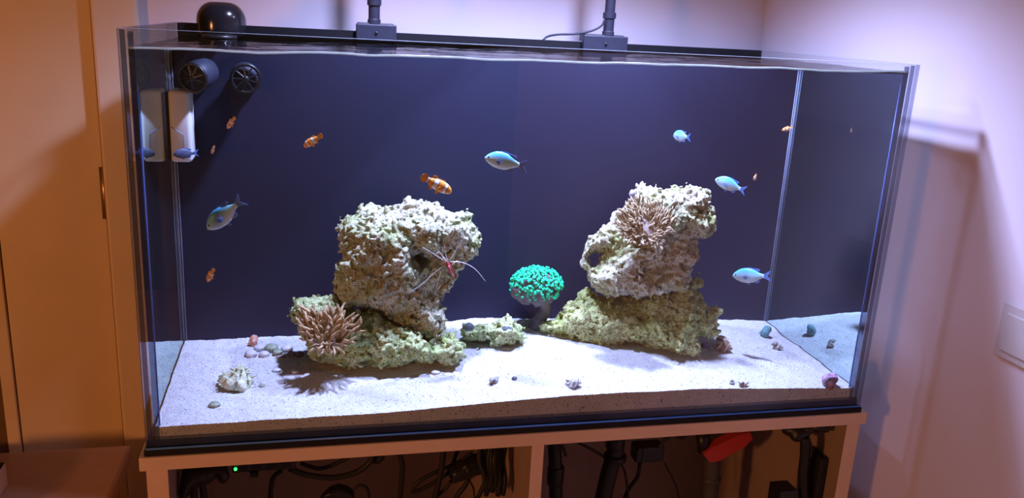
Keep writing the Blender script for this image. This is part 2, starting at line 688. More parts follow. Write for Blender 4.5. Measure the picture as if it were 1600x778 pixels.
# inner rim of the black film above the water, on the back pane
MB().box(G, TW - G, TD - G - .002, TD - G - .0003, .585, TH).build('rim_strip', M['backfilm'], tank)
for x0, x1 in ((.0105, .018), (TW - .018, TW - .0105)):
    MB().box(x0, x1, G + .0002, G + .004, .008, TH - .004, b=.001).build('silicone_seam', M['silicone'], tank)
for x0, x1 in ((.0, .0098), (TW - .0098, TW)):
    MB().box(x0 + .001, x1 - .002 if x0 == 0 else x1 - .001, G + .0001, G + .0009, .0, TH - .002).build('silicone_joint', M['silicone'], tank)
MB().box(.001, TW - .001, G + .0002, G + .003, .0082, .0135, b=.001).build('silicone_seam', M['silicone'], tank)
for x in (.0185, TW - .0185):
    MB().tube([(x, G + .0042, .03), (x, G + .0042, .575)], .0012, 6).build('seam_glint', M['seam_glint'], tank, True)  # added bead painting a light line along the seam
for x in (G + .0032, TW - G - .0032):
    for k, dx in enumerate((-.0018, .0018)):
        MB().tube([(x + dx, BACK - .002, .02), (x + dx, BACK - .002, .57)], .0011, 6).build('corner_bead', M['corner_pale'], tank, True)

# ------------------------------------------------------------------ water
nx, ny = 150, 40
xs = np.linspace(G + .0006, TW - G - .0006, nx)
ys = np.linspace(G + .0006, TD - G - .003, ny)
X, Y = np.meshgrid(xs, ys, indexing='ij')


def water_z(x, y):
    x = np.asarray(x, float)
    y = np.asarray(y, float)
    p = np.stack([x.ravel() * 9, y.ravel() * 12, np.zeros(x.size)], 1)
    return .577 + .0095 * x + (.0026 * perlin(p).reshape(x.shape)) + .0008 * perlin(p * 3.1 + 4).reshape(x.shape)


Zw = water_z(X, Y)
wb = MB()
v = np.stack([X.ravel(), Y.ravel(), Zw.ravel()], 1)
idx = np.arange(nx * ny).reshape(nx, ny)
f = [(idx[i, j], idx[i + 1, j], idx[i + 1, j + 1], idx[i, j + 1]) for i in range(nx - 1) for j in range(ny - 1)]
wb.add(v, f, 0)
zb_ = .0085


def skirt(line, m, flip):
    n = len(line)
    vv = [tuple(q) for q in line] + [(q[0], q[1], zb_) for q in line]
    ff = [(i, i + n, i + n + 1, i + 1) for i in range(n - 1)]
    if flip:
        ff = [q[::-1] for q in ff]
    wb.add(vv, ff, m)


g3 = v.reshape(nx, ny, 3)
skirt(g3[:, 0], 1, False)      # front
skirt(g3[:, -1], 1, True)      # back
skirt(g3[0, :], 2, True)       # left
skirt(g3[-1, :], 3, False)     # right
water = wb.build('aquarium_water', [M['water_top'], M['water_front'], M['water_left'], M['water_right']], None, True, origin=(.6, .25, .0085))
tag(water, 'clear water filling the glass aquarium', 'water', kind='stuff')
mx_ = np.linspace(G + .001, TW - G - .001, 160)
mz_ = water_z(mx_, np.full_like(mx_, ys[0]))
MB().tube([(a, G + .0012, b + .0004) for a, b in zip(mx_, mz_)], .0017, 6).build('meniscus', M['meniscus'], water, True, origin=(.6, .25, .0085))

# ------------------------------------------------------------------ sand bed
SF = ([.0, .35, .66, .9, 1.19], [.029, .032, .045, .044, .030])
SB = ([.0, .25, .54, .67, 1.12, 1.19], [.042, .042, .066, .063, .048, .040])


def sand_z(x, y):
    x = np.asarray(x, float)
    y = np.asarray(y, float)
    a = np.clip((y - .01) / .32, 0, 1)
    z = np.interp(x, *SF) * (1 - a) + np.interp(x, *SB) * a
    p = np.stack([x.ravel(), y.ravel(), np.zeros(x.size)], 1)
    n = (.0035 * perlin(p * 14) + .0016 * perlin(p * 45 + 3) + .0006 * perlin(p * 160 + 9)).reshape(x.shape)
    edge = np.clip((y - .012) / .02, .25, 1)
    return z + n * edge


nx, ny = 420, 118
xs = np.linspace(G + .002, TW - G - .002, nx)
ys = np.linspace(G + .0012, BACK - .001, ny)
X, Y = np.meshgrid(xs, ys, indexing='ij')
Zs = sand_z(X, Y) + RNG.normal(0, .00025, X.shape)
sb = MB()
v = np.stack([X.ravel(), Y.ravel(), Zs.ravel()], 1)
idx = np.arange(nx * ny).reshape(nx, ny)
A = idx[:-1, :-1].ravel(); B = idx[1:, :-1].ravel(); C_ = idx[1:, 1:].ravel(); D_ = idx[:-1, 1:].ravel()
sb.add(v, np.stack([A, B, C_, D_], 1).tolist(), 0)
g3 = v.reshape(nx, ny, 3)


def sskirt(line, flip):
    n = len(line)
    vv = [tuple(q) for q in line] + [(q[0], q[1], .0083) for q in line]
    ff = [(i, i + n, i + n + 1, i + 1) for i in range(n - 1)]
    sb.add(vv, [q[::-1] for q in ff] if flip else ff, 0)


sskirt(g3[:, 0], False); sskirt(g3[:, -1], True); sskirt(g3[0, :], True); sskirt(g3[-1, :], False)
sand = sb.build('sand_bed', M['sand'], None, False, origin=(.6, .17, .0083))
tag(sand, 'white coral sand covering the aquarium floor', 'sand', kind='stuff')


def sand_at(x, y):
    return float(sand_z(np.array([x]), np.array([y]))[0])


def on_sand(u, v):
    z = .04
    for _ in range(12):
        p = on_z(u, v, z)
        z = sand_at(p[0], min(max(p[1], .012), .328))
    return on_z(u, v, z)


# ================================================================== ROCKS (implicit surfaces meshed by surface nets)
def surface_nets(F):
    nx, ny, nz = F.shape
    S = F < 0
    n = np.zeros((nx - 1, ny - 1, nz - 1), int)
    for a in (0, 1):
        for b in (0, 1):
            for c in (0, 1):
                n += S[a:nx - 1 + a, b:ny - 1 + b, c:nz - 1 + c]
    act = (n > 0) & (n < 8)
    cells = np.argwhere(act)
    idm = -np.ones(act.shape, int)
    idm[act] = np.arange(len(cells))
    acc = np.zeros((len(cells), 3))
    cnt = np.zeros(len(cells))
    cor = [(a, b, c) for a in (0, 1) for b in (0, 1) for c in (0, 1)]
    for i in range(8):
        for j in range(i + 1, 8):
            d = np.abs(np.subtract(cor[i], cor[j]))
            if d.sum() != 1:
                continue
            a, b = np.array(cor[i]), np.array(cor[j])
            fa = F[tuple((cells + a).T)]
            fb = F[tuple((cells + b).T)]
            x = (fa < 0) != (fb < 0)
            t = np.where(x, fa / np.where(x, fa - fb, 1), 0)
            acc += np.where(x[:, None], a + t[:, None] * (b - a), 0)
            cnt += x
    V = cells + acc / cnt[:, None]
    quads = []
    for ax in range(3):
        sl0 = [slice(1, -1)] * 3
        sl0[ax] = slice(0, -1)
        sl1 = [slice(1, -1)] * 3
        sl1[ax] = slice(1, None)
        s0, s1 = S[tuple(sl0)], S[tuple(sl1)]
        e = np.argwhere(s0 != s1)
        if not len(e):
            continue
        inside = s0[tuple(e.T)]
        off = np.ones(3, int)
        off[ax] = 0
        e = e + off
        u, w = [(1, 2), (2, 0), (0, 1)][ax]
        eu, ew = np.eye(3, dtype=int)[u], np.eye(3, dtype=int)[w]
        q = np.stack([idm[tuple((e - eu - ew).T)], idm[tuple((e - ew).T)], idm[tuple(e.T)], idm[tuple((e - eu).T)]], 1)
        q[~inside] = q[~inside][:, ::-1]
        quads.append(q)
    return V, np.concatenate(quads)


def poly_dist(poly, A, B):
    """signed distance (+ inside) to an outline on a 2-D grid"""
    P = np.array(poly, float)
    Q = np.roll(P, -1, 0)
    best = np.full(A.shape, 1e9)
    ins = np.zeros(A.shape, bool)
    for (x0, y0), (x1, y1) in zip(P, Q):
        dx, dy = x1 - x0, y1 - y0
        t = np.clip(((A - x0) * dx + (B - y0) * dy) / (dx * dx + dy * dy + 1e-15), 0, 1)
        best = np.minimum(best, (A - x0 - t * dx) ** 2 + (B - y0 - t * dy) ** 2)
        c = (y0 > B) != (y1 > B)
        xi = x0 + (B - y0) * dx / (dy if abs(dy) > 1e-12 else 1e-12)
        ins ^= c & (A < xi)
    d = np.sqrt(best)
    return np.where(ins, d, -d)


def frame_at(u, v, y0):
    P0 = on_y(u, v, y0)
    fw = ray(u, v)
    fw = fw / np.linalg.norm(fw)
    rt = np.cross(fw, (0, 0, 1))
    rt /= np.linalg.norm(rt)
    up = np.cross(rt, fw)
    return P0, rt, up, fw


def to_plane(px, P0, rt, up, fw):
    out = []
    for u, v in px:
        d = ray(u, v)
        p = CAM_LOC + d * ((P0 - CAM_LOC) @ fw) / (d @ fw) - P0
        out.append((p @ rt, p @ up))
    return out


def blob(name, px, y0, T, R, mats, holes=(), sculpt=(), amps=(.006, .0060, .0032), pits=.0055, vox=.0022, Tb=None, seed=0, parent=None, smooth=True):
    """a solid grown from an outline: real thickness T in front and Tb behind the middle plane, rough noise on all sides"""
    P = np.array(px, float)
    cu, cv = (P.min(0) + P.max(0)) / 2
    P0, rt, up, fw = frame_at(cu, cv, y0)
    Tb = Tb or T * .8
    pl = to_plane(px, P0, rt, up, fw)
    pa = np.array(pl)
    mg = .016
    a = np.arange(pa[:, 0].min() - mg, pa[:, 0].max() + mg, vox)
    b = np.arange(pa[:, 1].min() - mg, pa[:, 1].max() + mg, vox)
    A, B = np.meshgrid(a, b, indexing='ij')
    # small wobble of the outline
    q = np.stack([A.ravel() * 60, B.ravel() * 60, np.full(A.size, 3.3 + seed)], 1)
    d = poly_dist(pl, A, B) + .0015 * perlin(q).reshape(A.shape) - .001
    for h in holes:
        d = np.minimum(d, -poly_dist(to_plane(h, P0, rt, up, fw), A, B))
    s = np.clip(d / R, 0, 1)
    prof = np.sqrt(np.clip(1 - (1 - s) ** 2, 0, 1))
    q = np.stack([A.ravel() * 22, B.ravel() * 22, np.full(A.size, 8.3 + seed)], 1)
    lump = perlin(q).reshape(A.shape)
    front = T * prof * (1 + .22 * lump)
    for (su, sv, rad, amt) in sculpt:
        (ca, cb_), = to_plane([(su, sv)], P0, rt, up, fw)
        (ra, _), = to_plane([(su + rad, sv)], P0, rt, up, fw)
        rr = abs(ra - ca)
        w = np.exp(-((A - ca) ** 2 + (B - cb_) ** 2) / (rr * rr))
        front = front + amt * w * np.clip(d / .012, 0, 1)
    c = np.arange(-T * 1.9 - mg, Tb * 1.3 + mg, vox)
    F = np.maximum(-front[:, :, None] - c[None, None, :], c[None, None, :] - (Tb * prof)[:, :, None])
    F = np.maximum(F, -d[:, :, None])
    gx, gy, gz = np.gradient(F, vox)
    F = F / np.clip(np.sqrt(gx ** 2 + gy ** 2 + gz ** 2), 1, None)
    near = np.abs(F) < .016
    ii = np.argwhere(near)
    pts = np.stack([a[ii[:, 0]], b[ii[:, 1]], c[ii[:, 2]]], 1) + seed * 1.7
    n1 = perlin(pts * 34)
    n2 = perlin(pts * 75 + 5)
    n3 = perlin(pts * 170 + 11)
    add = -(amps[0] * n1 + amps[1] * (np.abs(n2) * 2 - .5) + amps[2] * n3)
    pit = np.clip(perlin(pts * 120 + 31) - .28, 0, .3) / .3
    pit2 = np.clip(perlin(pts * 55 + 71) - .38, 0, .2) / .2
    add += pits * pit + pits * 1.8 * pit2
    F[near] += add
    F[0], F[-1], F[:, 0], F[:, -1], F[:, :, 0], F[:, :, -1] = (.01,) * 6
    V, Q = surface_nets(F)
    L = np.stack([a[0] + V[:, 0] * vox, b[0] + V[:, 1] * vox, c[0] + V[:, 2] * vox], 1)
    Wp = L[:, :1] * rt + L[:, 1:2] * up + L[:, 2:3] * fw
    me = bpy.data.meshes.new(name)
    me.from_pydata(Wp.tolist(), [], Q.tolist())
    me.materials.append(mats)
    if smooth:
        me.polygons.foreach_set('use_smooth', [True] * len(Q))
    me.update()
    # rt x up points at the viewer, not away: keep the faces pointing outward
    o = bpy.data.objects.new(name, me)
    o.location = P0
    if parent is not None:
        o.location = P0 - np.array(parent.location)
        o.parent = parent
    COL.objects.link(o)
    me.flip_normals()
    return o


def zpx(pts, ox, oy, s):
    return [(ox + s * a, oy + s * b) for a, b in pts]


UL = zpx([(75, 330), (80, 250), (110, 200), (175, 150), (240, 95), (320, 75), (390, 95), (460, 85), (508, 80), (513, 45), (550, 30), (590, 50), (640, 40), (690, 70), (740, 75), (790, 100), (835, 130), (870, 130), (920, 120), (990, 150), (975, 190), (1010, 250), (1050, 290), (1045, 370), (1015, 395), (1010, 430), (960, 465), (925, 500), (925, 528), (895, 532), (890, 590), (850, 640), (820, 670), (775, 700)], 510, 300, .2313)
UL += zpx([(1200, 90), (1205, 180), (1250, 195), (1245, 270), (1260, 380), (1260, 500), (1150, 540), (1110, 480), (1080, 410), (960, 370), (860, 310), (760, 245), (720, 220), (640, 200), (600, 210), (530, 200), (480, 200), (440, 150), (415, 110)], 440, 440, .2056)
UL += zpx([(60, 640), (60, 560), (65, 480), (115, 440), (110, 410), (80, 370)], 510, 300, .2313)
BL = zpx([(60, 250), (75, 200), (110, 140), (170, 140), (240, 120), (330, 105), (390, 90), (400, 65), (430, 110), (460, 180), (480, 215), (560, 210), (620, 200), (690, 190), (730, 212), (800, 268), (880, 308), (960, 348), (1060, 380), (1110, 415), (1130, 445), (1200, 450), (1260, 370), (1330, 370), (1345, 430), (1400, 480), (1385, 570), (1300, 660), (1250, 665), (1180, 620), (1080, 640), (1000, 630), (900, 670), (800, 680), (740, 670), (690, 640), (640, 650), (600, 670), (520, 670), (440, 640), (300, 620), (220, 590), (190, 520), (180, 450), (130, 390), (110, 330), (75, 290)], 440, 440, .2056)
SR = zpx([(115, 250), (115, 200), (180, 155), (235, 170), (290, 135), (400, 145), (450, 140), (500, 100), (540, 70), (600, 90), (650, 130), (690, 200), (715, 280), (690, 320), (620, 350), (520, 365), (400, 375), (375, 340), (390, 310), (330, 320), (270, 330), (180, 330), (130, 300)], 700, 480, .16706)
UR = zpx([(60, 370), (110, 330), (200, 260), (235, 210), (290, 170), (320, 120), (330, 75), (360, 70), (390, 30), (440, 45), (490, 50), (550, 60), (650, 50), (710, 35), (820, 65), (825, 160), (840, 210), (850, 280), (820, 350), (760, 370), (745, 410), (755, 480), (700, 530), (705, 570), (690, 620), (690, 690), (580, 675), (520, 695), (430, 712), (370, 735), (330, 705), (250, 708), (170, 712), (110, 672), (70, 620), (55, 560), (25, 520), (35, 450), (55, 400)], 900, 280, .257)
UR_H = zpx([(75, 475), (110, 440), (165, 445), (150, 500), (115, 535), (85, 500)], 900, 280, .257)
BR = zpx([(45, 430), (100, 370), (230, 330), (250, 260), (300, 210), (370, 180), (420, 100), (450, 70), (500, 120), (560, 160), (640, 175), (790, 160), (840, 185), (960, 155), (1040, 120), (1150, 100), (1280, 10), (1340, 0), (1395, 40), (1390, 90), (1350, 120), (1380, 190), (1430, 250), (1520, 260), (1550, 300), (1510, 340), (1490, 420), (1510, 460), (1430, 500), (1355, 490), (1365, 620), (1350, 650), (1300, 655), (1120, 640), (1110, 600), (1000, 600), (920, 580), (820, 540), (740, 550), (680, 590), (570, 615), (480, 590), (430, 585), (395, 520), (320, 545), (280, 500), (180, 500), (100, 490), (50, 460)], 830, 430, .19375)

r1 = blob('live_rock', UL, .215, .070, .085, M['rock_cream'], sculpt=[(652, 405, 13, -.060), (690, 425, 38, -.022), (640, 345, 60, .012), (575, 400, 40, .012), (720, 360, 25, .012), (640, 490, 40, -.02), (600, 470, 30, .008), (690, 520, 30, -.012)], seed=1)
tag(r1, 'tall cream mushroom-shaped live rock with a cave, left of the green coral', 'rock')
r2 = blob('live_rock', BL, .200, .055, .05, M['rock_green'], sculpt=[(640, 530, 50, .018), (500, 545, 40, -.01), (600, 480, 20, .01), (480, 475, 25, .015)], seed=2)
tag(r2, 'low green live rock slab under the mushroom-shaped rock', 'rock')
r3 = blob('live_rock', SR, .226, .030, .03, M['rock_green'], sculpt=[(790, 515, 22, .008)], seed=3, vox=.002)
tag(r3, 'small green rubble rock on the sand between the two rock towers', 'rock')
r4 = blob('live_rock', UR, .225, .065, .075, M['rock_tan'], holes=[UR_H], sculpt=[(1075, 320, 40, .015), (1005, 350, 35, -.004), (960, 440, 40, .006), (1010, 450, 28, .016), (1030, 425, 25, -.018), (1060, 390, 30, -.008), (1050, 345, 15, .008)], seed=4)
tag(r4, 'upright tan live rock carrying the anemone, topmost on the right tower', 'rock')
r5 = blob('live_rock', BR, .235, .058, .05, M['rock_moss'], sculpt=[(1010, 500, 40, .010), (1062, 535, 30, .020), (940, 500, 50, .010), (1005, 497, 9, -.02), (985, 470, 40, -.018), (1095, 500, 25, -.015)], seed=5)
tag(r5, 'wide mossy live rock base under the right tower', 'rock')

# polyp discs on the small rock
for (u, v, r) in ((732, 511, .0105), (792, 516, .011)):
    p = on_y(u, v, .194)
    MB().ball(p, r, r * .6, r * .75, 14, 8, noise=.25, seed=u, fr=3).build('polyp_disc', M['rock_dark'], r3, True)
# pale purple button growth on the right tower
p = on_y(988, 303, .215)
M['lilac'] = plain('lilac_polyp', (.45, .40, .62), .6, .3, .2, 150, .4)
MB().ball(p, .0065, .0055, .0075, 12, 8, noise=.2, fr=3).build('button_polyp', M['lilac'], r4, True)

# ================================================================== LAMPS ON THE REAR RIM
def lamp(px_base, w, pole_u, head, label, cable=False, grp='aquarium lamps'):
    x0 = on_y(px_base[0], px_base[1], .49)[0]
    x1 = on_y(px_base[2], px_base[1], .49)[0]
    zt, zb = on_y((px_base[0] + px_base[2]) / 2, px_base[1], .478)[2], .585
    xc = on_y(pole_u, 20, .495)[0]
    t = thing('aquarium_lamp', label, 'lamp', ((x0 + x1) / 2, .495, zb), grp)
    MB().box(x0, x1, .478, .492, zb, zt, b=.002).build('clamp_block', M['mount'], t)
    MB().box(x0 + .004, x1 - .004, .492, .525, TH + .001, zt + .002, b=.002).build('clamp_saddle', M['mount'], t)
    for fx in (.5,):
        MB().lathe([(.0028, 0), (.0028, .003), (.001, .0035)], (x0 + (x1 - x0) * fx, .478, (zt + zb) / 2), (0, -1, 0), 10).build('screw', M['black'], t, True)
    pole = MB().lathe([(.0125, 0), (.0125, .008), (.0110, .010), (.0110, .034), (.0135, .035), (.0135, .046), (.0105, .047), (.0105, head[2] + .03 - zt)], (xc, .500, zt), (0, 0, 1), 28).build('pole', M['mount'], t)
    hx, hy, hz = head
    MB().tube(catmull([(xc, .5, hz + .025), (xc, .47, hz + .045), ((xc + hx) / 2, (.5 + hy) / 2, hz + .055), (hx, hy, hz + .05), (hx, hy, hz + .03)], 6), .009, 10).build('arm', M['mount'], t, True)
    hd = MB().lathe([(.045, .006), (.058, .008), (.060, .014), (.058, .034), (.040, .038)], (hx, hy, hz), (0, 0, 1), 32).build('lamp_head', M['mount'], t, True)
    MB().lathe([(.040, .003), (.041, .0065)], (hx, hy, hz), (0, 0, 1), 32).build('lens', M['lens'], hd, True)
    if cable:
        pts = [on_y(u, v, yy) for u, v, yy in ((848, 63, .507), (856, 57, .507), (872, 54, .50), (900, 53, .495), (925, 48, .49), (940, 40, .488), (945, 30, .487))]
        MB().tube(catmull(pts, 6), .0022, 8).build('power_cord', M['mount'], t, True)
    L = add_light('lamp_beam', 'SPOT', (hx, hy, hz - .004), LAMP_W, LAMP_COL, spot_size=math.radians(141), spot_blend=1.0, shadow_soft_size=.03)
    L.parent = t
    L.location = np.array([hx, hy, hz - .004]) - np.array(t.location)
    return t


lamp((556, 38, 619), .077, 585, LAMPS[0], 'dark clamp-on aquarium lamp without a loose cord, on the rear rim near the black hood')
lamp((910, 56, 979), .09, 954, LAMPS[1], 'dark clamp-on aquarium lamp with a looping cord on the rear rim', True)

# ================================================================== FILTER HOOD, PUMPS AND MAGNET
hoodc = on_y(345, 30, .49)
hood = thing('filter_hood', 'glossy black rounded filter hood over the rear rim', 'filter', (hoodc[0], .49, .56))
hx0, hx1 = on_y(307, 40, .49)[0], on_y(385, 40, .49)[0]
htop = on_y(345, 3, .49)[2]
hc, hw = (hx0 + hx1) / 2, (hx1 - hx0) / 2
prof = [(hw * .96, TH - .022), (hw, TH - .01), (hw, TH + .005)]
hh = htop - (TH + .005)
for k in range(1, 9):
    a = math.pi / 2 * k / 8
    prof.append((max(hw * (.30 + .70 * math.cos(a)) if k < 8 else hw * .18, .002), TH + .005 + hh * math.sin(a)))
MB().lathe(prof, (hc, .490, 0), (0, 0, 1), 36).build('hood_shell', M['black_gloss'], hood, True)
MB().lathe([(hw * .62, .46), (hw * .62, TH - .018), (hw * .5, TH - .016)], (hc, .478 - .03, 0), (0, 0, 1), 24).build('neck', M['black_gloss'], hood, True)
MB().lathe([(hw * .70, 0), (hw * .70, .006)], (hc, .448, .578), (0, 0, 1), 24).build('collar', M['black'], hood, True)


M['pump_body'] = plain('pump_body_plastic', (.03, .034, .06), .5, .4, .2, 60)


def pump(u, v, r, y, aim, label, ln=.05):
    c = on_y(u, v, y)
    t = thing('circulation_pump', label, 'pump', c, 'circulation pumps')
    ax = np.array(aim, float)
    ax /= np.linalg.norm(ax)
    MB().lathe([(r * .5, ln), (r * .88, ln * .85), (r, ln * .5), (r, .006), (r * .94, 0)], c, -ax, 28).build('housing', M['pump_body'], t, True)
    rim = MB()
    a = np.cross(ax, (0, 0, 1)); a /= np.linalg.norm(a); b = np.cross(ax, a)
    cg = c + ax * .004
    n = 36
    rim.tube([cg + r * .95 * (math.cos(q) * a + math.sin(q) * b) for q in np.linspace(0, 2 * math.pi, n)], .0028, 8, cap=False)
    rim.build('nozzle_ring', M['black'], t, True)
    for k in range(9):
        q = 2 * math.pi * k / 9
        MB().tube([cg + r * .18 * (math.cos(q) * a + math.sin(q) * b) + ax * .003, cg + r * .93 * (math.cos(q) * a + math.sin(q) * b)], .0013, 5).build('grill_slat', M['black'], t)
    MB().lathe([(r * .2, 0), (r * .2, .004), (r * .1, .006)], cg, ax, 14).build('hub', M['black'], t, True)
    mt = np.array([c[0], BACK - .008, c[2]])
    MB().tube([c - ax * ln * .6, (c - ax * ln * .6 + mt) / 2, mt], .009, 10).build('bracket', M['black'], t, True)
    MB().lathe([(.02, 0), (.022, .003), (.022, .0075)], (c[0], BACK - .0002, c[2]), (0, -1, 0), 20).build('magnet', M['black'], t, True)
    return t


pump(303, 121, .024, .255, (-.42, -1, -.22), 'black circulation pump hanging under the filter hood')
pump(384, 122, .024, .292, (.1, -1, -.1), 'black circulation pump fixed to the dark back wall beside the hood pump', .03)

# magnet scraper on the left pane
my = on_x(262, 200, G + .003)[1]
mz0, mz1 = on_y(280, 254, my)[2], on_y(280, 142, my)[2]
mwid = on_y(298, 200, my)[0] - (G + .003)
mg = thing('magnet_scraper', 'white magnetic glass scraper stuck to the left pane under the pump', 'scraper', (G + .02, my + .02, (mz0 + mz1) / 2))
MB().box(G + .005, G + .003 + mwid, my, min(my + .05, BACK - .002), mz0, mz1, b=.006).build('body', M['magnet_white'], mg, True)
MB().box(G + .0012, G + .0055, my + .003, min(my + .047, BACK - .004), mz0 + .004, mz1 - .004).build('felt_pad', M['gap'], mg)
xa, xb = G + .008, G + .003 + mwid * .66
zz = mz0 + (mz1 - mz0) * .5
MB().tube([(xa, my - .0004, zz), (xb, my - .0004, zz - .013), (xb + .0005, my - .0004, mz0 + .022)], .0009, 5).build('moulded_ridge', M['corner_pale'], mg)

# ================================================================== ANEMONES
def anem_mat(name, c0, c1, tip):
    t = NT(name)
    nz = t.noise(90, 3)
    col = t.ramp(nz, [(.3, c0), (.7, c1)])
    t.principled(col, .5, .4, None, Subsurface_Weight=.0)
    return t.mat


M['anem'] = anem_mat('anemone_tan', (.34, .22, .11), (.54, .38, .21), None)
M['anem2'] = anem_mat('anemone_brown', (.28, .20, .11), (.46, .35, .21), None)
M['anem_disc'] = anem_mat('anemone_disc', (.28, .21, .17), (.42, .34, .29), None)


def tentacle(parent, base, dirv, ln, r, mat, curl=.3, bulb=1.25, seg=5, rings=6):
    base = np.array(base, float)
    d = np.array(dirv, float)
    d /= np.linalg.norm(d)
    side = np.cross(d, RNG.normal(size=3))
    side /= np.linalg.norm(side)
    side2 = np.cross(d, side)
    ph = RNG.uniform(0, 6.28)
    pts, rr = [], []
    for k in range(rings):
        s = k / (rings - 1)
        w = curl * ln * (s ** 1.5)
        pts.append(base + d * ln * s + side * w * math.sin(ph + s * 3.2) * .6 + side2 * w * math.cos(ph + s * 2.6) * .6 + np.array([0, 0, .12 * ln * s * s]))
        rr.append(r * (1 - .35 * s))
    rr[-2] = r * .85 * bulb * .75
    rr[-1] = r * .28
    return MB().tube(pts, rr, seg).build('tentacle', mat, parent, True)


def anemone(u, v, y, label, rx, rz, n, ln, mat, tilt, foot, rad_t=(.0026, .0036), lift=.55):
    c = on_y(u, v, y)
    t = thing('anemone', label, 'anemone', c)
    fwv = -ray(u, v) / np.linalg.norm(ray(u, v))
    rt = np.array([1.0, .25, 0]); rt /= np.linalg.norm(rt)
    up = np.array([0, 0, 1.0])
    # oral disc: shallow dish facing the viewer and upward
    nrm = fwv + tilt * up
    nrm /= np.linalg.norm(nrm)
    a = np.cross(up, nrm); a /= np.linalg.norm(a)
    b = np.cross(nrm, a)
    MB().ball(c - nrm * .006, 1, 1, 1, 20, 10, R=np.stack([a * rx * .62, b * rz * .62, nrm * .011], 1), noise=.12, fr=3).build('oral_disc', M['anem_disc'], t, True)
    MB().tube(catmull([c - nrm * .005, c - nrm * .018 + up * -.006, np.array(foot)], 5), [.02, .019, .0185, .018, .018, .018, .0185, .019, .02, .021, .022], 14).build('foot', mat, t, True)
    k = 0
    while k < n:
        q = RNG.uniform(0, 2 * math.pi)
        rad = math.sqrt(RNG.uniform(.05, 1))
        base = c + (a * rx * .62 * math.cos(q) + b * rz * .62 * math.sin(q)) * rad
        out = a * math.cos(q) + b * math.sin(q)
        d = out * (.95 * rad) + nrm * (.55 - .30 * rad) + up * lift
        tentacle(t, base, d, ln * RNG.uniform(.7, 1.15) * (.65 + .45 * rad), RNG.uniform(*rad_t), mat, .42)
        k += 1
    return t


c = on_y(515, 540, .15)
anemone(512, 522, .140, 'tan bubble-tip anemone low on the left rock slab near the sand', .046, .036, 110, .034, M['anem'], .35, on_y(520, 530, .19))
anemone(1008, 352, .152, 'brown anemone with many fine tentacles high on the right rock tower', .058, .050, 250, .021, M['anem2'], .35, on_y(1010, 365, .20), (.0020, .0027), .35)

# ================================================================== GREEN CORAL
cp = on_sand(838, 512)
cpy = min(cp[1], .30)
coral = thing('hammer_coral', 'dome of glowing green coral polyps on a dark trunk', 'coral', on_y(838, 512, cpy))
M['coral_skin'] = plain('coral_skin', (.13, .12, .13), .6, .3, .3, 120, .4)
M['coral_green'] = plain('coral_green', (.02, .75, .36), .45, .3, .25, 120)
tr = [on_y(u, v, cpy) for u, v in ((836, 514), (843, 500), (851, 486), (852, 472), (848, 458), (843, 448))]
MB().tube(catmull(tr, 4), list(np.interp(np.linspace(0, 1, 21), [0, .15, .4, .7, 1], [.014, .013, .011, .010, .016])), 12).build('trunk', M['coral_skin'], coral, True)
cc0 = on_y(838, 446, cpy)
crw, crh = (on_y(880, 446, cpy)[0] - on_y(797, 446, cpy)[0]) / 2, (on_y(838, 413, cpy)[2] - on_y(838, 474, cpy)[2]) / 2
cm = MB()
for k in range(16):
    q = RNG.uniform(0, 6.28)
    rr = RNG.uniform(.1, .62)
    dx, dy = math.cos(q) * rr, math.sin(q) * rr
    cm.ball(cc0 + np.array([dx * crw, dy * crw * .62, (RNG.uniform(-.35, .35) - .25 * rr) * crh]), crw * .42, crw * .34, crh * .55, 14, 9, noise=.3, seed=k, fr=3)
cm.ball(cc0 + np.array([0, 0, .1 * crh]), crw * .80, crw * .58, crh * .72, 20, 12, noise=.15, fr=3)
cm.build('crown', M['coral_skin'], coral, True)
tips = MB()
for k in range(760):
    th = math.acos(RNG.uniform(-.55, 1))
    ph = RNG.uniform(0, 6.28)
    nrm = np.array([math.sin(th) * math.cos(ph), math.sin(th) * math.sin(ph), math.cos(th)])
    if nrm[2] < 0 and RNG.random() < .55:
        continue
    pos = cc0 + nrm * np.array([crw * .97, crw * .70, crh * .95]) * RNG.uniform(.92, 1.03)
    e = np.cross(nrm, RNG.normal(size=3))
    e /= np.linalg.norm(e)
    e2 = np.cross(nrm, e)
    s = RNG.uniform(.0016, .0026)
    tips.ball(pos, 1, 1, 1, 7, 5, R=np.stack([e * s * 1.7, e2 * s, nrm * s * .9], 1))
    
tipo = tips.build('polyp_tips', M['coral_green'], coral, True)
tag(tipo, 'bright green polyp tips', kind='stuff')

# ================================================================== CLEANER SHRIMP
sp = on_y(704, 422, .128)
shr = thing('cleaner_shrimp', 'red cleaner shrimp with a white back stripe and long white antennae', 'shrimp', sp)
M['shrimp_red'] = plain('shrimp_red', (.50, .03, .05), .35, .5, .2, 200)
M['shrimp_white'] = plain('shrimp_white', (.85, .80, .82), .4, .5, .1, 200)
bpts = [on_y(u, v, .128 - dy) for u, v, dy in ((698, 408, .004), (701, 415, .005), (704, 422, .005), (707, 428, .003), (710, 432, 0))]
MB().tube(catmull(bpts, 4), [.0008, .0016, .0024, .003, .0034, .0036, .0037, .0036, .0036, .0034, .0032, .003, .0028, .0025, .0022, .0018, .001], 10).build('body', M['shrimp_red'], shr, True)
vd = -ray(704, 422)
vd /= np.linalg.norm(vd)
MB().tube([q + vd * .0031 for q in catmull(bpts, 4)[4:-2]], .0009, 6).build('back_stripe', M['shrimp_white'], shr, True)
head = bpts[0]
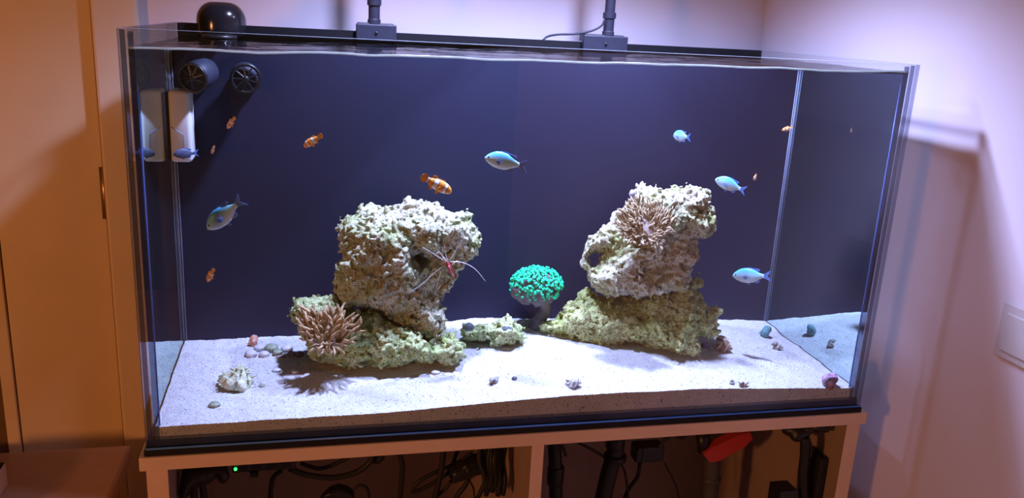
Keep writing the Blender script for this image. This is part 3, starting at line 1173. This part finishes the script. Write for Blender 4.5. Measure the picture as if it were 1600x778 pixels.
for line in ([(698, 410), (680, 398), (660, 386)], [(698, 410), (690, 398), (685, 393), (682, 397)], [(700, 408), (696, 395), (693, 374)], [(702, 408), (712, 392), (722, 375)], [(704, 409), (722, 410), (742, 420), (759, 440)], [(697, 413), (680, 425), (660, 443), (638, 459)], [(696, 414), (688, 428), (681, 450), (679, 462)]):
    pts = catmull([on_y(u, v, .124 - .012 * k / len(line)) for k, (u, v) in enumerate(line)], 6)
    MB().tube(pts, list(np.linspace(.0007, .0003, len(pts))), 5).build('antenna', M['shrimp_white'], shr, True)
for line in ([(700, 412), (693, 402), (690, 407)], [(702, 414), (694, 410), (690, 416)], [(706, 414), (714, 408), (718, 414)]):
    pts = catmull([on_y(u, v, .124) for u, v in line], 5)
    MB().tube(pts, .0007, 5).build('leg', M['shrimp_white'], shr, True)

# ================================================================== FISH
def fish_mat(name, kind):
    t = NT(name)
    sep = t.n('ShaderNodeSeparateXYZ')
    t.l(t.coord(), sep.inputs[0])
    if kind == 'chromis':
        zz = t.math('ADD', t.math('MULTIPLY', sep.outputs[2], 2.2), .5)
        zz = t.math('ADD', zz, t.math('MULTIPLY', t.math('SUBTRACT', t.noise(40, 2), .5), .25))
        col = t.ramp(zz, [(.15, (.66, .80, .88)), (.5, (.44, .72, .88)), (.76, (.14, .58, .86)), (1, (.06, .46, .84))])
        t.principled(col, .35, .5)
    else:
        x = t.math('ADD', sep.outputs[0], t.math('MULTIPLY', t.math('SUBTRACT', t.noise(9, 2), .5), .03))
        x = t.math('ADD', x, .5)
        o, w, k = (.88, .36, .06), (.90, .92, .95), (.04, .02, .015)
        col = t.ramp(x, [(0, o), (.17, k), (.185, w), (.27, k), (.285, o), (.45, k), (.465, w), (.60, k), (.615, o), (.745, k), (.76, w), (.80, k)], 'CONSTANT')
        t.principled(col, .4, .4)
    return t.mat


M['chromis'] = fish_mat('chromis_skin', 'chromis')
M['chromis_fin'] = plain('chromis_fin', (.10, .22, .62), .4, .4, .2, 20)
M['clown'] = fish_mat('clownfish_skin', 'clown')
M['clown_fin'] = plain('clownfish_fin', (.82, .36, .07), .4, .4, .35, 14)
M['eye'] = plain('fish_eye', (.01, .01, .015), .15, .6)
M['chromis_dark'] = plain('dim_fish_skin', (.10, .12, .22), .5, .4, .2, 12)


def loft(st, nseg=14):
    """st: (x, zc, half height, half width)"""
    mb = MB()
    v, f = [], []
    for x, zc, h, w in st:
        for q in np.linspace(0, 2 * math.pi, nseg, endpoint=False):
            v.append((x, w * math.cos(q), zc + h * math.sin(q)))
    for k in range(len(st) - 1):
        for j in range(nseg):
            j2 = (j + 1) % nseg
            f.append((k * nseg + j, k * nseg + j2, (k + 1) * nseg + j2, (k + 1) * nseg + j))
    f.append(tuple(range(nseg)))
    f.append(tuple((len(st) - 1) * nseg + j for j in range(nseg - 1, -1, -1)))
    return mb.add(v, f)


def fin(outline, th=.012):
    return MB().prism(outline, (0, 0, 0), (1, 0, 0), (0, 0, 1), (0, 1, 0), th)


def make_fish(kind):
    if kind == 'chromis':
        st = [(-.5, -.01, .004, .004), (-.48, -.008, .035, .02), (-.44, -.002, .075, .04), (-.36, .005, .125, .062), (-.26, .01, .165, .075), (-.12, .01, .185, .078), (.02, .005, .17, .066), (.12, 0, .13, .05), (.20, 0, .085, .034), (.27, 0, .055, .022), (.33, 0, .048, .014)]
        fins = {'tail_fin': [(.30, .045), (.38, .08), (.52, .17), (.46, .05), (.42, 0), (.46, -.05), (.53, -.16), (.38, -.075), (.30, -.045)],
                'dorsal_fin': [(-.22, .16), (-.16, .215), (-.02, .225), (.08, .20), (.20, .19), (.24, .15), (.15, .10), (.0, .14)],
                'anal_fin': [(.02, -.15), (.10, -.20), (.18, -.19), (.22, -.13), (.16, -.09)],
                'pelvic_fin': [(-.16, -.15), (-.09, -.24), (-.05, -.25), (-.06, -.16)]}
        skin, fm, pec = M['chromis'], M['chromis_fin'], (-.22, .0)
    else:
        st = [(-.5, -.01, .01, .008), (-.48, -.008, .05, .035), (-.43, 0, .095, .06), (-.34, .008, .14, .08), (-.22, .01, .165, .085), (-.08, .005, .17, .08), (.06, 0, .15, .068), (.16, 0, .115, .05), (.24, 0, .085, .034), (.30, 0, .08, .02)]
        fins = {'tail_fin': [(.27, .075), (.36, .12), (.44, .125), (.49, .07), (.50, 0), (.49, -.07), (.44, -.125), (.36, -.12), (.27, -.075)],
                'dorsal_fin': [(-.24, .15), (-.18, .21), (-.06, .20), (.02, .18), (.10, .22), (.19, .19), (.20, .10), (.0, .13)],
                'anal_fin': [(.02, -.13), (.08, -.21), (.17, -.19), (.19, -.09)],
                'pelvic_fin': [(-.18, -.14), (-.12, -.25), (-.06, -.24), (-.06, -.15)]}
        skin, fm, pec = M['clown'], M['clown_fin'], (-.20, -.02)
    st = [(a, b, h * 1.12, w) for a, b, h, w in st] if kind == 'chromis' else st
    parts = {'body': loft(st).mesh('body', skin, True)}
    for k, o in fins.items():
        parts[k] = fin(o).mesh(k, fm)
    for s in (-1, 1):
        e = MB().ball((-.40, s * .048, .03), .022, .014, .022, 10, 6)
        parts['eye%d' % s] = e.mesh('eye', M['eye'], True)
        pf = MB().prism([(0, 0), (.10, .05), (.15, .0), (.10, -.06)], (pec[0], s * .072, pec[1] - .02), (.95, s * .3, -.1), (.1, s * .1, 1), (-.3 * s, 1, 0), .008)
        parts['pec%d' % s] = pf.mesh('pectoral_fin', fm)
    return parts


FISH = {k: make_fish(k) for k in ('chromis', 'clown')}


def place_fish(kind, u, v, y, Lm, ang, yaw, label, name, dark=False, roll=0):
    """ang: heading in the picture plane in degrees (0 = faces left, positive = nose up); yaw turns the nose away"""
    c = on_y(u, v, y)
    t = thing(name, label, 'fish', c, 'chromis shoal' if kind == 'chromis' else 'clownfish group')
    # local -X is the nose
    fwd = Vector(ray(u, v)).normalized()
    left = -Vector((fwd.y, -fwd.x, 0)).normalized()
    up = left.cross(-fwd) * -1
    up = Vector((0, 0, 1))
    a, b = math.radians(ang), math.radians(yaw)
    deep = Vector((fwd.x, fwd.y, 0)).normalized()
    nose = (left * math.cos(a) * math.cos(b) + up * math.sin(a) * math.cos(b) + deep * math.sin(b)).normalized()
    X_ = -nose
    side = Vector((0, 0, 1)).cross(X_)
    if side.length < .2:
        side = deep.copy()
    side.normalize()
    Z_ = X_.cross(side).normalized()
    Rm = Matrix((X_, side, Z_)).transposed()
    if roll:
        Rm = Rm @ Matrix.Rotation(math.radians(roll), 3, 'X')
    mt = (Rm.to_4x4()) @ Matrix.Scale(Lm, 4)
    for k, me in FISH[kind].items():
        o = bpy.data.objects.new(me.name, me)
        COL.objects.link(o)
        o.parent = t
        o.matrix_local = mt
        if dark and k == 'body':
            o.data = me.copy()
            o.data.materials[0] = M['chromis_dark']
    return t


# sizes: about one thousandth of a metre per photograph pixel at these depths
place_fish('chromis', 790, 253, .12, .071, 8, 12, 'large blue-green chromis in open water above the gap between the rocks', 'chromis_fish')
place_fish('chromis', 351, 335, .10, .071, -42, 10, 'blue chromis diving nose-down near the left pane', 'chromis_fish')
place_fish('chromis', 1065, 213, .16, .048, -5, 52, 'small chromis turned away, high above the right rock tower', 'chromis_fish')
place_fish('chromis', 1141, 289, .14, .058, 14, 15, 'blue chromis beside the top of the right rock tower', 'chromis_fish')
place_fish('chromis', 1174, 431, .14, .070, -10, 12, 'pale blue chromis low by the right back corner', 'chromis_fish')
place_fish('chromis', 290, 240, .24, .040, 0, -15, 'dim dark chromis in front of the white magnet scraper', 'chromis_fish', True)
place_fish('clown', 682, 288, .14, .058, 208, 10, 'orange and white clownfish hovering just above the mushroom-shaped rock', 'clownfish')
place_fish('clown', 489, 220, .16, .036, -35, 10, 'clownfish swimming in dark open water right of the pumps', 'clownfish')
place_fish('clown', 361, 192, .24, .026, -58, 25, 'small dim clownfish with tail up under the two pumps', 'clownfish')
place_fish('clown', 333, 234, .24, .022, -70, 45, 'tiny orange clownfish nose-down right of the magnet scraper', 'clownfish')
place_fish('clown', 329, 430, .16, .027, -65, 15, 'small clownfish diving low near the left back corner', 'clownfish')
place_fish('clown', 1180, 277, .17, .026, -75, 60, 'clownfish seen nearly head-on at the tail of a chromis', 'clownfish')
place_fish('clown', 1230, 201, .235, .022, -25, 20, 'tiny clownfish beside the right back corner seam', 'clownfish')

# ================================================================== SHELLS AND PEBBLES
def shell_mesh(turns=3.2, growth=.16, tall=1.3, ribs=0, spikes=0, knob=.0, seg=12, per=18, aper=1.0):
    """a spiral shell of unit size lying with its axis along X, apex at +X"""
    n = int(turns * per)
    mb = MB()
    v, f = [], []
    for k in range(n + 1):
        t = 2 * math.pi * k / per
        R = math.exp(growth * (t - 2 * math.pi * turns))
        a = R * .62
        if ribs:
            a *= 1 + knob * (.5 + .5 * math.cos(t * ribs / (2 * math.pi) * 2))
        cx, cy, cz = R * .55 * math.cos(t), R * .55 * math.sin(t), -R * tall
        for j in range(seg):
            q = 2 * math.pi * j / seg
            rr = a
            if spikes and k % spikes == 0 and j == 0:
                rr = a * 1.75
            if spikes and k % spikes == 0 and j in (1, seg - 2):
                rr = a * 1.2
            v.append((cx + rr * math.cos(q) * math.cos(t), cy + rr * math.cos(q) * math.sin(t), cz + rr * math.sin(q) * 1.15))
    for k in range(n):
        for j in range(seg):
            j2 = (j + 1) % seg
            f.append((k * seg + j, (k + 1) * seg + j, (k + 1) * seg + j2, k * seg + j2))
    f.append(tuple(range(seg)))
    f.append(tuple(n * seg + j for j in range(seg - 1, -1, -1)))
    V = np.array(v)
    V -= (V.max(0) + V.min(0)) / 2
    V /= np.abs(V).max() * 2
    V = np.stack([V[:, 2], V[:, 1], -V[:, 0]], 1)
    mb.add(V.tolist(), f)
    mb.band = [math.cos(2 * math.pi * (k % seg) / seg) * .5 + .5 for k in range(len(v))]
    return mb


def shell_mat(name, stops, scale, mode='noise'):
    t = NT(name)
    if mode == 'bands':
        w = t.n('ShaderNodeAttribute', attribute_name='band')
        fac = t.math('ADD', t.math('MULTIPLY', t.math('SINE', t.math('MULTIPLY', w.outputs['Fac'], scale)), .4), t.noise(6, 3))
    else:
        fac = t.noise(scale, 4)
    t.principled(t.ramp(fac, stops), .5, .4, t.bump(fac, .3, .02))
    return t.mat


M['murex'] = shell_mat('murex_shell', [(.3, (.42, .46, .26)), (.55, (.68, .70, .50)), (.8, (.80, .80, .68))], 5)
M['sh_red'] = shell_mat('red_shell', [(.35, (.55, .14, .08)), (.55, (.72, .40, .30)), (.75, (.80, .72, .68))], 4)
M['sh_snail'] = shell_mat('snail_shell', [(.3, (.20, .11, .07)), (.5, (.52, .36, .25)), (.8, (.78, .64, .48))], 11, 'bands')
M['sh_teal'] = shell_mat('teal_shell', [(.35, (.05, .17, .20)), (.6, (.16, .38, .42)), (.8, (.42, .58, .60))], 6)
M['sh_grey'] = shell_mat('speckled_shell', [(.35, (.12, .11, .10)), (.5, (.42, .40, .38)), (.75, (.66, .64, .62))], 14)
M['sh_pink'] = shell_mat('pink_shell', [(.38, (.10, .08, .09)), (.52, (.40, .20, .36)), (.75, (.70, .46, .68))], 3.5)
M['sh_stripe'] = shell_mat('striped_shell', [(.35, (.22, .20, .18)), (.5, (.62, .60, .56)), (.8, (.80, .79, .76))], 16, 'bands')
M['peb_pale'] = shell_mat('pale_pebble', [(.3, (.48, .47, .50)), (.7, (.68, .67, .72))], 60)
M['peb_green'] = shell_mat('green_pebble', [(.3, (.16, .20, .14)), (.7, (.40, .44, .34))], 80)
M['peb_dark'] = shell_mat('dark_pebble', [(.3, (.03, .03, .05)), (.7, (.10, .10, .14))], 80)
M['purple'] = shell_mat('purple_pebble', [(.3, (.07, .03, .12)), (.7, (.26, .14, .36))], 80)

def murex_mesh():
    """upright ridged cone with shoulder spines, unit width, standing along Z"""
    hs = [(0, .40), (.06, .47), (.18, .50), (.34, .44), (.42, .40), (.45, .31), (.58, .27), (.64, .24), (.67, .17), (.78, .14), (.82, .09), (.9, .06), (1.0, .012)]
    seg = 48
    mb = MB()
    v, f = [], []
    for h, rad in hs:
        for j in range(seg):
            a = 2 * math.pi * j / seg
            rid = max(0, math.cos(2.5 * (a + h * 1.2))) ** 5 + .35 * max(0, math.cos(8 * (a + h * .9))) ** 3
            q = rad * (1 + .30 * rid + .05 * math.sin(31 * a + 9 * h))
            v.append((q * math.cos(a) + .10 * h, q * .8 * math.sin(a), h * .78))
    for k in range(len(hs) - 1):
        for j in range(seg):
            j2 = (j + 1) % seg
            f.append((k * seg + j, k * seg + j2, (k + 1) * seg + j2, (k + 1) * seg + j))
    f.append(tuple(range(seg - 1, -1, -1)))
    f.append(tuple((len(hs) - 1) * seg + j for j in range(seg)))
    mb.add(v, f)
    for h, rad, n, ln in ((.42, .42, 7, .16), (.65, .25, 6, .12), (.80, .14, 5, .10), (.12, .52, 6, .12)):
        for k in range(n):
            a = 2 * math.pi * (k + h * 2) / n
            d = np.array([math.cos(a), .8 * math.sin(a), .5])
            p = np.array([rad * math.cos(a) + .1 * h, rad * .8 * math.sin(a), h * .78])
            mb.tube([p - d * .03, p + d * ln * .5, p + d * ln], [.05, .03, .006], 6)
    return mb


SH = {
    'murex': murex_mesh(),
    'snail': shell_mesh(4.2, .090, 1.7, 0, 0, 0, 16, 20),
    'turban': shell_mesh(3.6, .115, 1.3, 0, 0, 0, 14, 18),
    'whelk': shell_mesh(4.6, .085, 2.4, 10, 0, .18, 14, 20),
}


def place_shell(kind, mat, u, v, size, rot, label, name='seashell', sink=.32, dx=0):
    p = on_sand(u, v)
    me = SH[kind].mesh(name, mat, True)
    if hasattr(SH[kind], 'band'):
        me.attributes.new('band', 'FLOAT', 'POINT').data.foreach_set('value', SH[kind].band)
    o = bpy.data.objects.new(name, me)
    e = [math.radians(q) for q in rot]
    o.rotation_euler = e
    o.scale = (size,) * 3
    R = o.rotation_euler.to_matrix()
    zmin = min((R @ vv.co).z for vv in me.vertices) * size
    o.location = (p[0], p[1], p[2] - zmin - sink * size * .3)
    COL.objects.link(o)
    return tag(o, label, 'shell', 'seashells on the sand')


place_shell('murex', M['murex'], 367, 604, .052, (6, 12, 25), 'big spiny greenish murex shell on the front left sand', sink=.35)
place_shell('turban', M['sh_red'], 396, 540, .021, (0, 10, 200), 'red and white shell behind the pale pebbles')
place_shell('snail', M['sh_snail'], 1130, 547, .037, (60, 15, -35), 'banded brown snail shell beside the right rock base')
place_shell('turban', M['sh_teal'], 1195, 526, .025, (0, 10, 150), 'teal-green shell near the right back corner')
place_shell('whelk', M['sh_grey'], 1214, 545, .025, (0, 5, -25), 'grey speckled shell in front of the teal shell')
place_shell('turban', M['sh_pink'], 1295, 603, .034, (30, -60, 30), 'pink and purple shell against the right pane')
place_shell('snail', M['sh_stripe'], 896, 603, .028, (0, 10, -10), 'striped whitish shell on the bright sand at front centre')
place_shell('whelk', M['sh_grey'], 772, 598, .022, (0, -20, 35), 'small pointed grey shell on the sand below the rubble rock')
place_shell('snail', M['sh_grey'], 1143, 599, .011, (0, 0, 80), 'tiny round shell at the front right sand edge')
place_shell('whelk', M['sh_stripe'], 1161, 603, .022, (0, -10, 10), 'small broken pale shell right of the tiny round shell')


def pebble(u, v, r, mat, label, flat=.75, grp='pebbles on the sand', seed=0):
    p = on_sand(u, v)
    z = p[2] + r * flat * .55
    o = MB().ball((p[0], p[1] + r * .3, z), r * 1.15, r, r * flat, 14, 9, noise=.22, seed=seed + u, fr=1.6).build('pebble', mat, None, True)
    return tag(o, label, 'pebble', grp)


pebble(392, 557, .0095, M['peb_pale'], 'pale lilac pebble at the left front of the pebble cluster')
pebble(405, 548, .0095, M['peb_pale'], 'pale blue pebble behind the front pair of the pebble cluster')
pebble(413, 557, .0080, M['peb_pale'], 'small pale pebble at the right front of the pebble cluster')
pebble(424, 549, .0110, M['peb_green'], 'round grey-green pebble in the pebble cluster')
pebble(434, 554, .0080, M['peb_green'], 'small greenish pebble right of the round grey-green one')
pebble(448, 549, .0095, M['peb_pale'], 'whitish pebble between the cluster and the tan anemone')
pebble(456, 556, .0065, M['peb_dark'], 'blue-black pebble left of the tan anemone')
pebble(467, 557, .0075, M['peb_dark'], 'wide black pebble touching the tan anemone')
pebble(443, 559, .0035, M['peb_dark'], 'tiny dark pebble before the whitish pebble')
pebble(335, 635, .0080, M['peb_green'], 'small dark green pebble at the front left', .5)
pebble(409, 604, .0045, M['peb_green'], 'tiny green chip right of the murex shell', .5)
pebble(804, 593, .0042, M['peb_dark'], 'tiny grey-blue pebble on the bright sand below the rubble rock')
pebble(432, 580, .0065, M['peb_pale'], 'flat grey stone in the shade left of the tan anemone', .45)
pebble(461, 583, .0055, M['peb_pale'], 'pale chip in the shade under the tan anemone', .6)
pebble(681, 584, .0070, M['peb_pale'], 'grey stone under the right end of the left rock slab', .5)
pebble(1102, 543, .0075, M['purple'], 'purple pebble between the mossy rock and the snail shell')
pebble(1112, 545, .0040, M['peb_pale'], 'tiny white pebble touching the banded snail shell')

# ================================================================== EQUIPMENT INSIDE THE CABINET
def cable(pts, r, y, label, grp='cables in the cabinet', mat=None):
    if np.isscalar(y):
        y = [y] * len(pts)
    q = catmull([on_y(u, v, yy) for (u, v), yy in zip(pts, y)], 6)
    o = MB().tube(q, r, 8).build('power_cable', mat or M['rubber'], None, True)
    return tag(o, label, 'cable', grp)


# lumpy black device at the left
dv = blob('cable_bag', [(281, 752), (283, 735), (292, 727), (320, 722), (348, 722), (358, 730), (361, 744), (355, 754), (345, 756), (337, 748), (331, 755), (318, 758), (305, 763), (292, 778), (280, 790), (279, 770)], .075, .022, .018, M['black'], amps=(.002, .001, .0005), pits=.0, vox=.003, seed=6)
tag(dv, 'black lumpy device hanging at the far left inside the cabinet', 'device')
cable([(304, 755), (303, 770), (305, 800)], .0055, .07, 'thick black cord hanging under the lumpy device, nearer the cabinet side')
cable([(315, 752), (318, 770), (322, 800)], .0055, .07, 'thick black cord hanging under the lumpy device, nearer the power strip')
ps = thing('power_strip', 'black power strip with a green light under the cabinet top', 'power strip', on_y(410, 728, .16))
a0, a1 = on_y(362, 735, .16), on_y(462, 728, .16)
MB().box(a0[0], a1[0], .16, .21, a0[2] - .006, -.036, b=.003).build('body', M['black'], ps)
for k in range(4):
    xx = a0[0] + .018 + k * .024
    MB().box(xx - .008, xx + .008, .158, .1605, a0[2] + .0, a0[2] + .012, b=.0005).build('socket', M['rubber'], ps)
lp = on_y(368, 733, .1585)
MB().ball(lp, .0028, .002, .0032, 10, 6).build('indicator_light', M['led'], ps, True)
pg = on_y(397, 741, .158)
MB().box(pg[0] - .007, pg[0] + .007, .156, .17, pg[2] - .006, pg[2] + .004, b=.002).build('plug', M['rubber'], ps)
cable([(440, 735), (428, 745), (424, 760), (422, 790)], .0045, .18, 'black cable dropping from the middle of the power strip')
cable([(452, 732), (480, 742), (520, 746), (556, 738), (578, 722), (582, 706)], .0055, .18, 'thick black cable sagging right of the power strip')
cable([(470, 724), (500, 732), (530, 722), (545, 714)], .004, .22, 'short black cable above the sagging cable')
bl2 = blob('transformer', [(498, 782), (503, 770), (515, 758), (528, 753), (545, 758), (555, 768), (556, 785)], .22, .025, .016, M['black'], amps=(.001, .0006, .0), pits=0, vox=.003, seed=7)
tag(bl2, 'black domed transformer at the bottom edge below the sagging cable', 'transformer')
cable([(553, 764), (562, 758), (574, 764), (578, 790)], .0028, .21, 'thin cord looping out of the domed transformer')
bl3 = blob('plug', [(576, 708), (590, 702), (602, 708), (602, 718), (592, 726), (580, 724)], .20, .02, .012, M['black'], amps=(.001, .0005, 0), pits=0, vox=.003, seed=8)
tag(bl3, 'black plug under the cabinet top beside the sagging cable', 'plug')
cable([(620, 700), (628, 722), (628, 745), (624, 790)], .005, .19, 'lone black cable hanging straight in the middle of the left bay')
# hanging bundle
cable([(694, 696), (690, 730), (684, 760), (676, 790)], .0055, .16, 'thick black cable crossing in front of the looped cord')
cable([(738, 708), (712, 724), (680, 738), (655, 752), (644, 768), (660, 764), (690, 746), (712, 730)], .0038, .18, 'black cord with a long loop left of the cable bundle')
cable([(716, 700), (708, 722), (700, 740)], .004, .19, 'short black cord under the top board left of the bundle')
bun = blob('plug_cluster', [(698, 742), (702, 728), (722, 716), (745, 708), (760, 712), (760, 738), (742, 748), (722, 752), (705, 756)], .17, .025, .018, M['black'], amps=(.003, .002, .0005), pits=0, vox=.003, seed=9)
tag(bun, 'lumpy black plug cluster in the middle of the left bay', 'plug')
bd = thing('cable_bundle', 'thick bundle of coiled black cables beside the cabinet divider', 'cable bundle', on_y(772, 730, .10), None)
for k in range(9):
    u = 752 + k * 4.6
    q = catmull([on_y(u + RNG.uniform(-3, 3), 692, .11), on_y(u - 3, 720, .10 + .01 * math.sin(k)), on_y(u + RNG.uniform(-6, 6), 750, .095), on_y(u - 4 + RNG.uniform(-3, 3), 772 + RNG.uniform(-8, 8), .095)], 5)
    MB().tube(q, .0045, 7).build('cable_strand', M['rubber'], bd, True)
cable([(704, 752), (696, 764), (682, 776), (676, 790)], .0035, .165, 'cord running down left from the plug cluster')
cable([(732, 748), (726, 760), (716, 772), (706, 790)], .005, .17, 'thick cord running down from the middle of the plug cluster')
cable([(734, 752), (740, 764), (742, 790)], .0018, .165, 'thin wire hanging from the plug cluster')


def pipe(cp, r, y, label, mat, collars=(), grp='pipes in the cabinet'):
    if np.isscalar(y):
        y = [y] * len(cp)
    pts = [on_y(u, v, yy) for (u, v), yy in zip(cp, y)]
    t = thing('drain_pipe', label, 'pipe', pts[-1], grp)
    MB().tube(catmull(pts, 6), r, 18).build('pipe_run', mat, t, True)
    for (u, v, rr, hh) in collars:
        c = on_y(u, v, y[0])
        MB().lathe([(rr * .92, -hh), (rr, -hh * .8), (rr, hh * .8), (rr * .92, hh)], c, (.0, 0, 1), 22).build('collar', mat, t, True)
    return t


pipe([(866, 680), (868, 730), (869, 800)], .0135, .20, 'dark pipe standing right behind the cabinet divider', M['black'], [(868, 742, .0165, .02)])
lev = MB().tube(catmull([on_y(874, 688, .18), on_y(881, 702, .175), on_y(884, 712, .172)], 5), .005, 8, flat=.5).build('pipe_lever', M['black'], None, True)
tag(lev, 'black lever on the pipe beside the cabinet divider', 'lever')
cable([(888, 686), (908, 694), (928, 704), (944, 714)], .0028, .19, 'thin cord running from the top board to the flanged pipe')
pipe([(964, 674), (962, 700), (958, 718), (950, 745), (938, 800)], .017, .19, 'dark flanged pipe bending to the left in the right bay', M['black'], [(961, 714, .0225, .006), (961, 690, .0185, .012)])
cable([(970, 722), (978, 745), (982, 790)], .0025, .19, 'thin cord hanging beside the flanged pipe')
ad = thing('power_adapter', 'black rectangular power adapter hanging right of the flanged pipe', 'adapter', on_y(1017, 712, .20))
e0, e1 = on_y(993, 725, .20), on_y(1040, 698, .20)
MB().box(e0[0], e1[0], .20, .235, e0[2], e1[2], b=.004).build('body', M['black'], ad)
MB().box(e0[0] + .012, e0[0] + .014, .199, .2005, e0[2], e1[2]).build('seam', M['rubber'], ad)
cable([(1000, 724), (996, 745), (982, 765), (972, 790)], .0042, .205, 'black cord leaving the power adapter downward to the left')
cable([(1038, 724), (1050, 745), (1058, 765), (1062, 790)], .0022, .205, 'thin cord leaving the power adapter downward to the right')
cable([(1030, 700), (1040, 686), (1060, 676), (1085, 672)], .0040, .20, 'black cord rising from the power adapter to the top board')
cable([(1058, 682), (1066, 684), (1075, 678), (1100, 668)], .0035, .21, 'short looped cord under the top board left of the red handle')
pipe([(1114, 700), (1112, 740), (1108, 800)], .0165, .22, 'grey pipe under the red handle', M['grey_pipe'], [(1112, 748, .019, .006)])
hd = thing('valve_handle', 'red valve handle on top of the grey pipe in the cabinet', 'valve', on_y(1130, 700, .19))
hp = [on_y(u, v, .19) for u, v in ((1096, 706), (1106, 718), (1120, 716), (1160, 694), (1172, 682), (1168, 672), (1150, 676), (1112, 694))]
o_ = hp[0]
MB().prism([(q[0] - o_[0], q[2] - o_[2]) for q in hp], o_, (1, 0, 0), (0, 0, 1), (0, 1, 0), .022).build('grip', M['red'], hd)
MB().tube([on_y(1098, 676, .20), on_y(1100, 704, .20)], .014, 14).build('stem', M['black'], hd, True)
# right: plugs and devices hanging along the side panel
rb = blob('plug_cluster', [(1218, 668), (1232, 662), (1268, 658), (1290, 660), (1300, 668), (1296, 677), (1272, 676), (1262, 684), (1252, 692), (1240, 692), (1232, 682), (1222, 678)], .045, .016, .010, M['black'], amps=(.002, .001, .0005), pits=0, vox=.0025, seed=10)
tag(rb, 'lumpy black plug cluster at the upper right inside the cabinet', 'plug')
cable([(1258, 684), (1257, 715), (1254, 745), (1256, 800)], .009, .035, 'very thick black cable bundle hanging at the right end of the cabinet')
cable([(1264, 684), (1268, 700), (1266, 715)], .0022, .03, 'thin curved wire beside the very thick cable at the right')
bx = thing('control_box', 'black control box against the right inside wall of the cabinet', 'device', on_y(1290, 770, .03))
f0, f1 = on_y(1268, 810, .03), on_y(1306, 716, .03)
MB().box(f0[0], min(f1[0], 1.178), .03, .08, f0[2], f1[2], b=.004).build('body', M['rubber'], bx)
MB().box(f0[0] + .004, min(f1[0], 1.178) - .004, .0285, .0305, f1[2] - .035, f1[2] - .031).build('lid_seam', M['black'], bx)
b2 = on_y(1231, 790, .02)
w2 = MB().box(b2[0] - .020, b2[0] + .018, .02, .06, b2[2] - .03, on_y(1231, 768, .02)[2], b=.003).build('small_adapter', M['black'], None)
tag(w2, 'small black adapter at the bottom edge left of the control box', 'adapter')
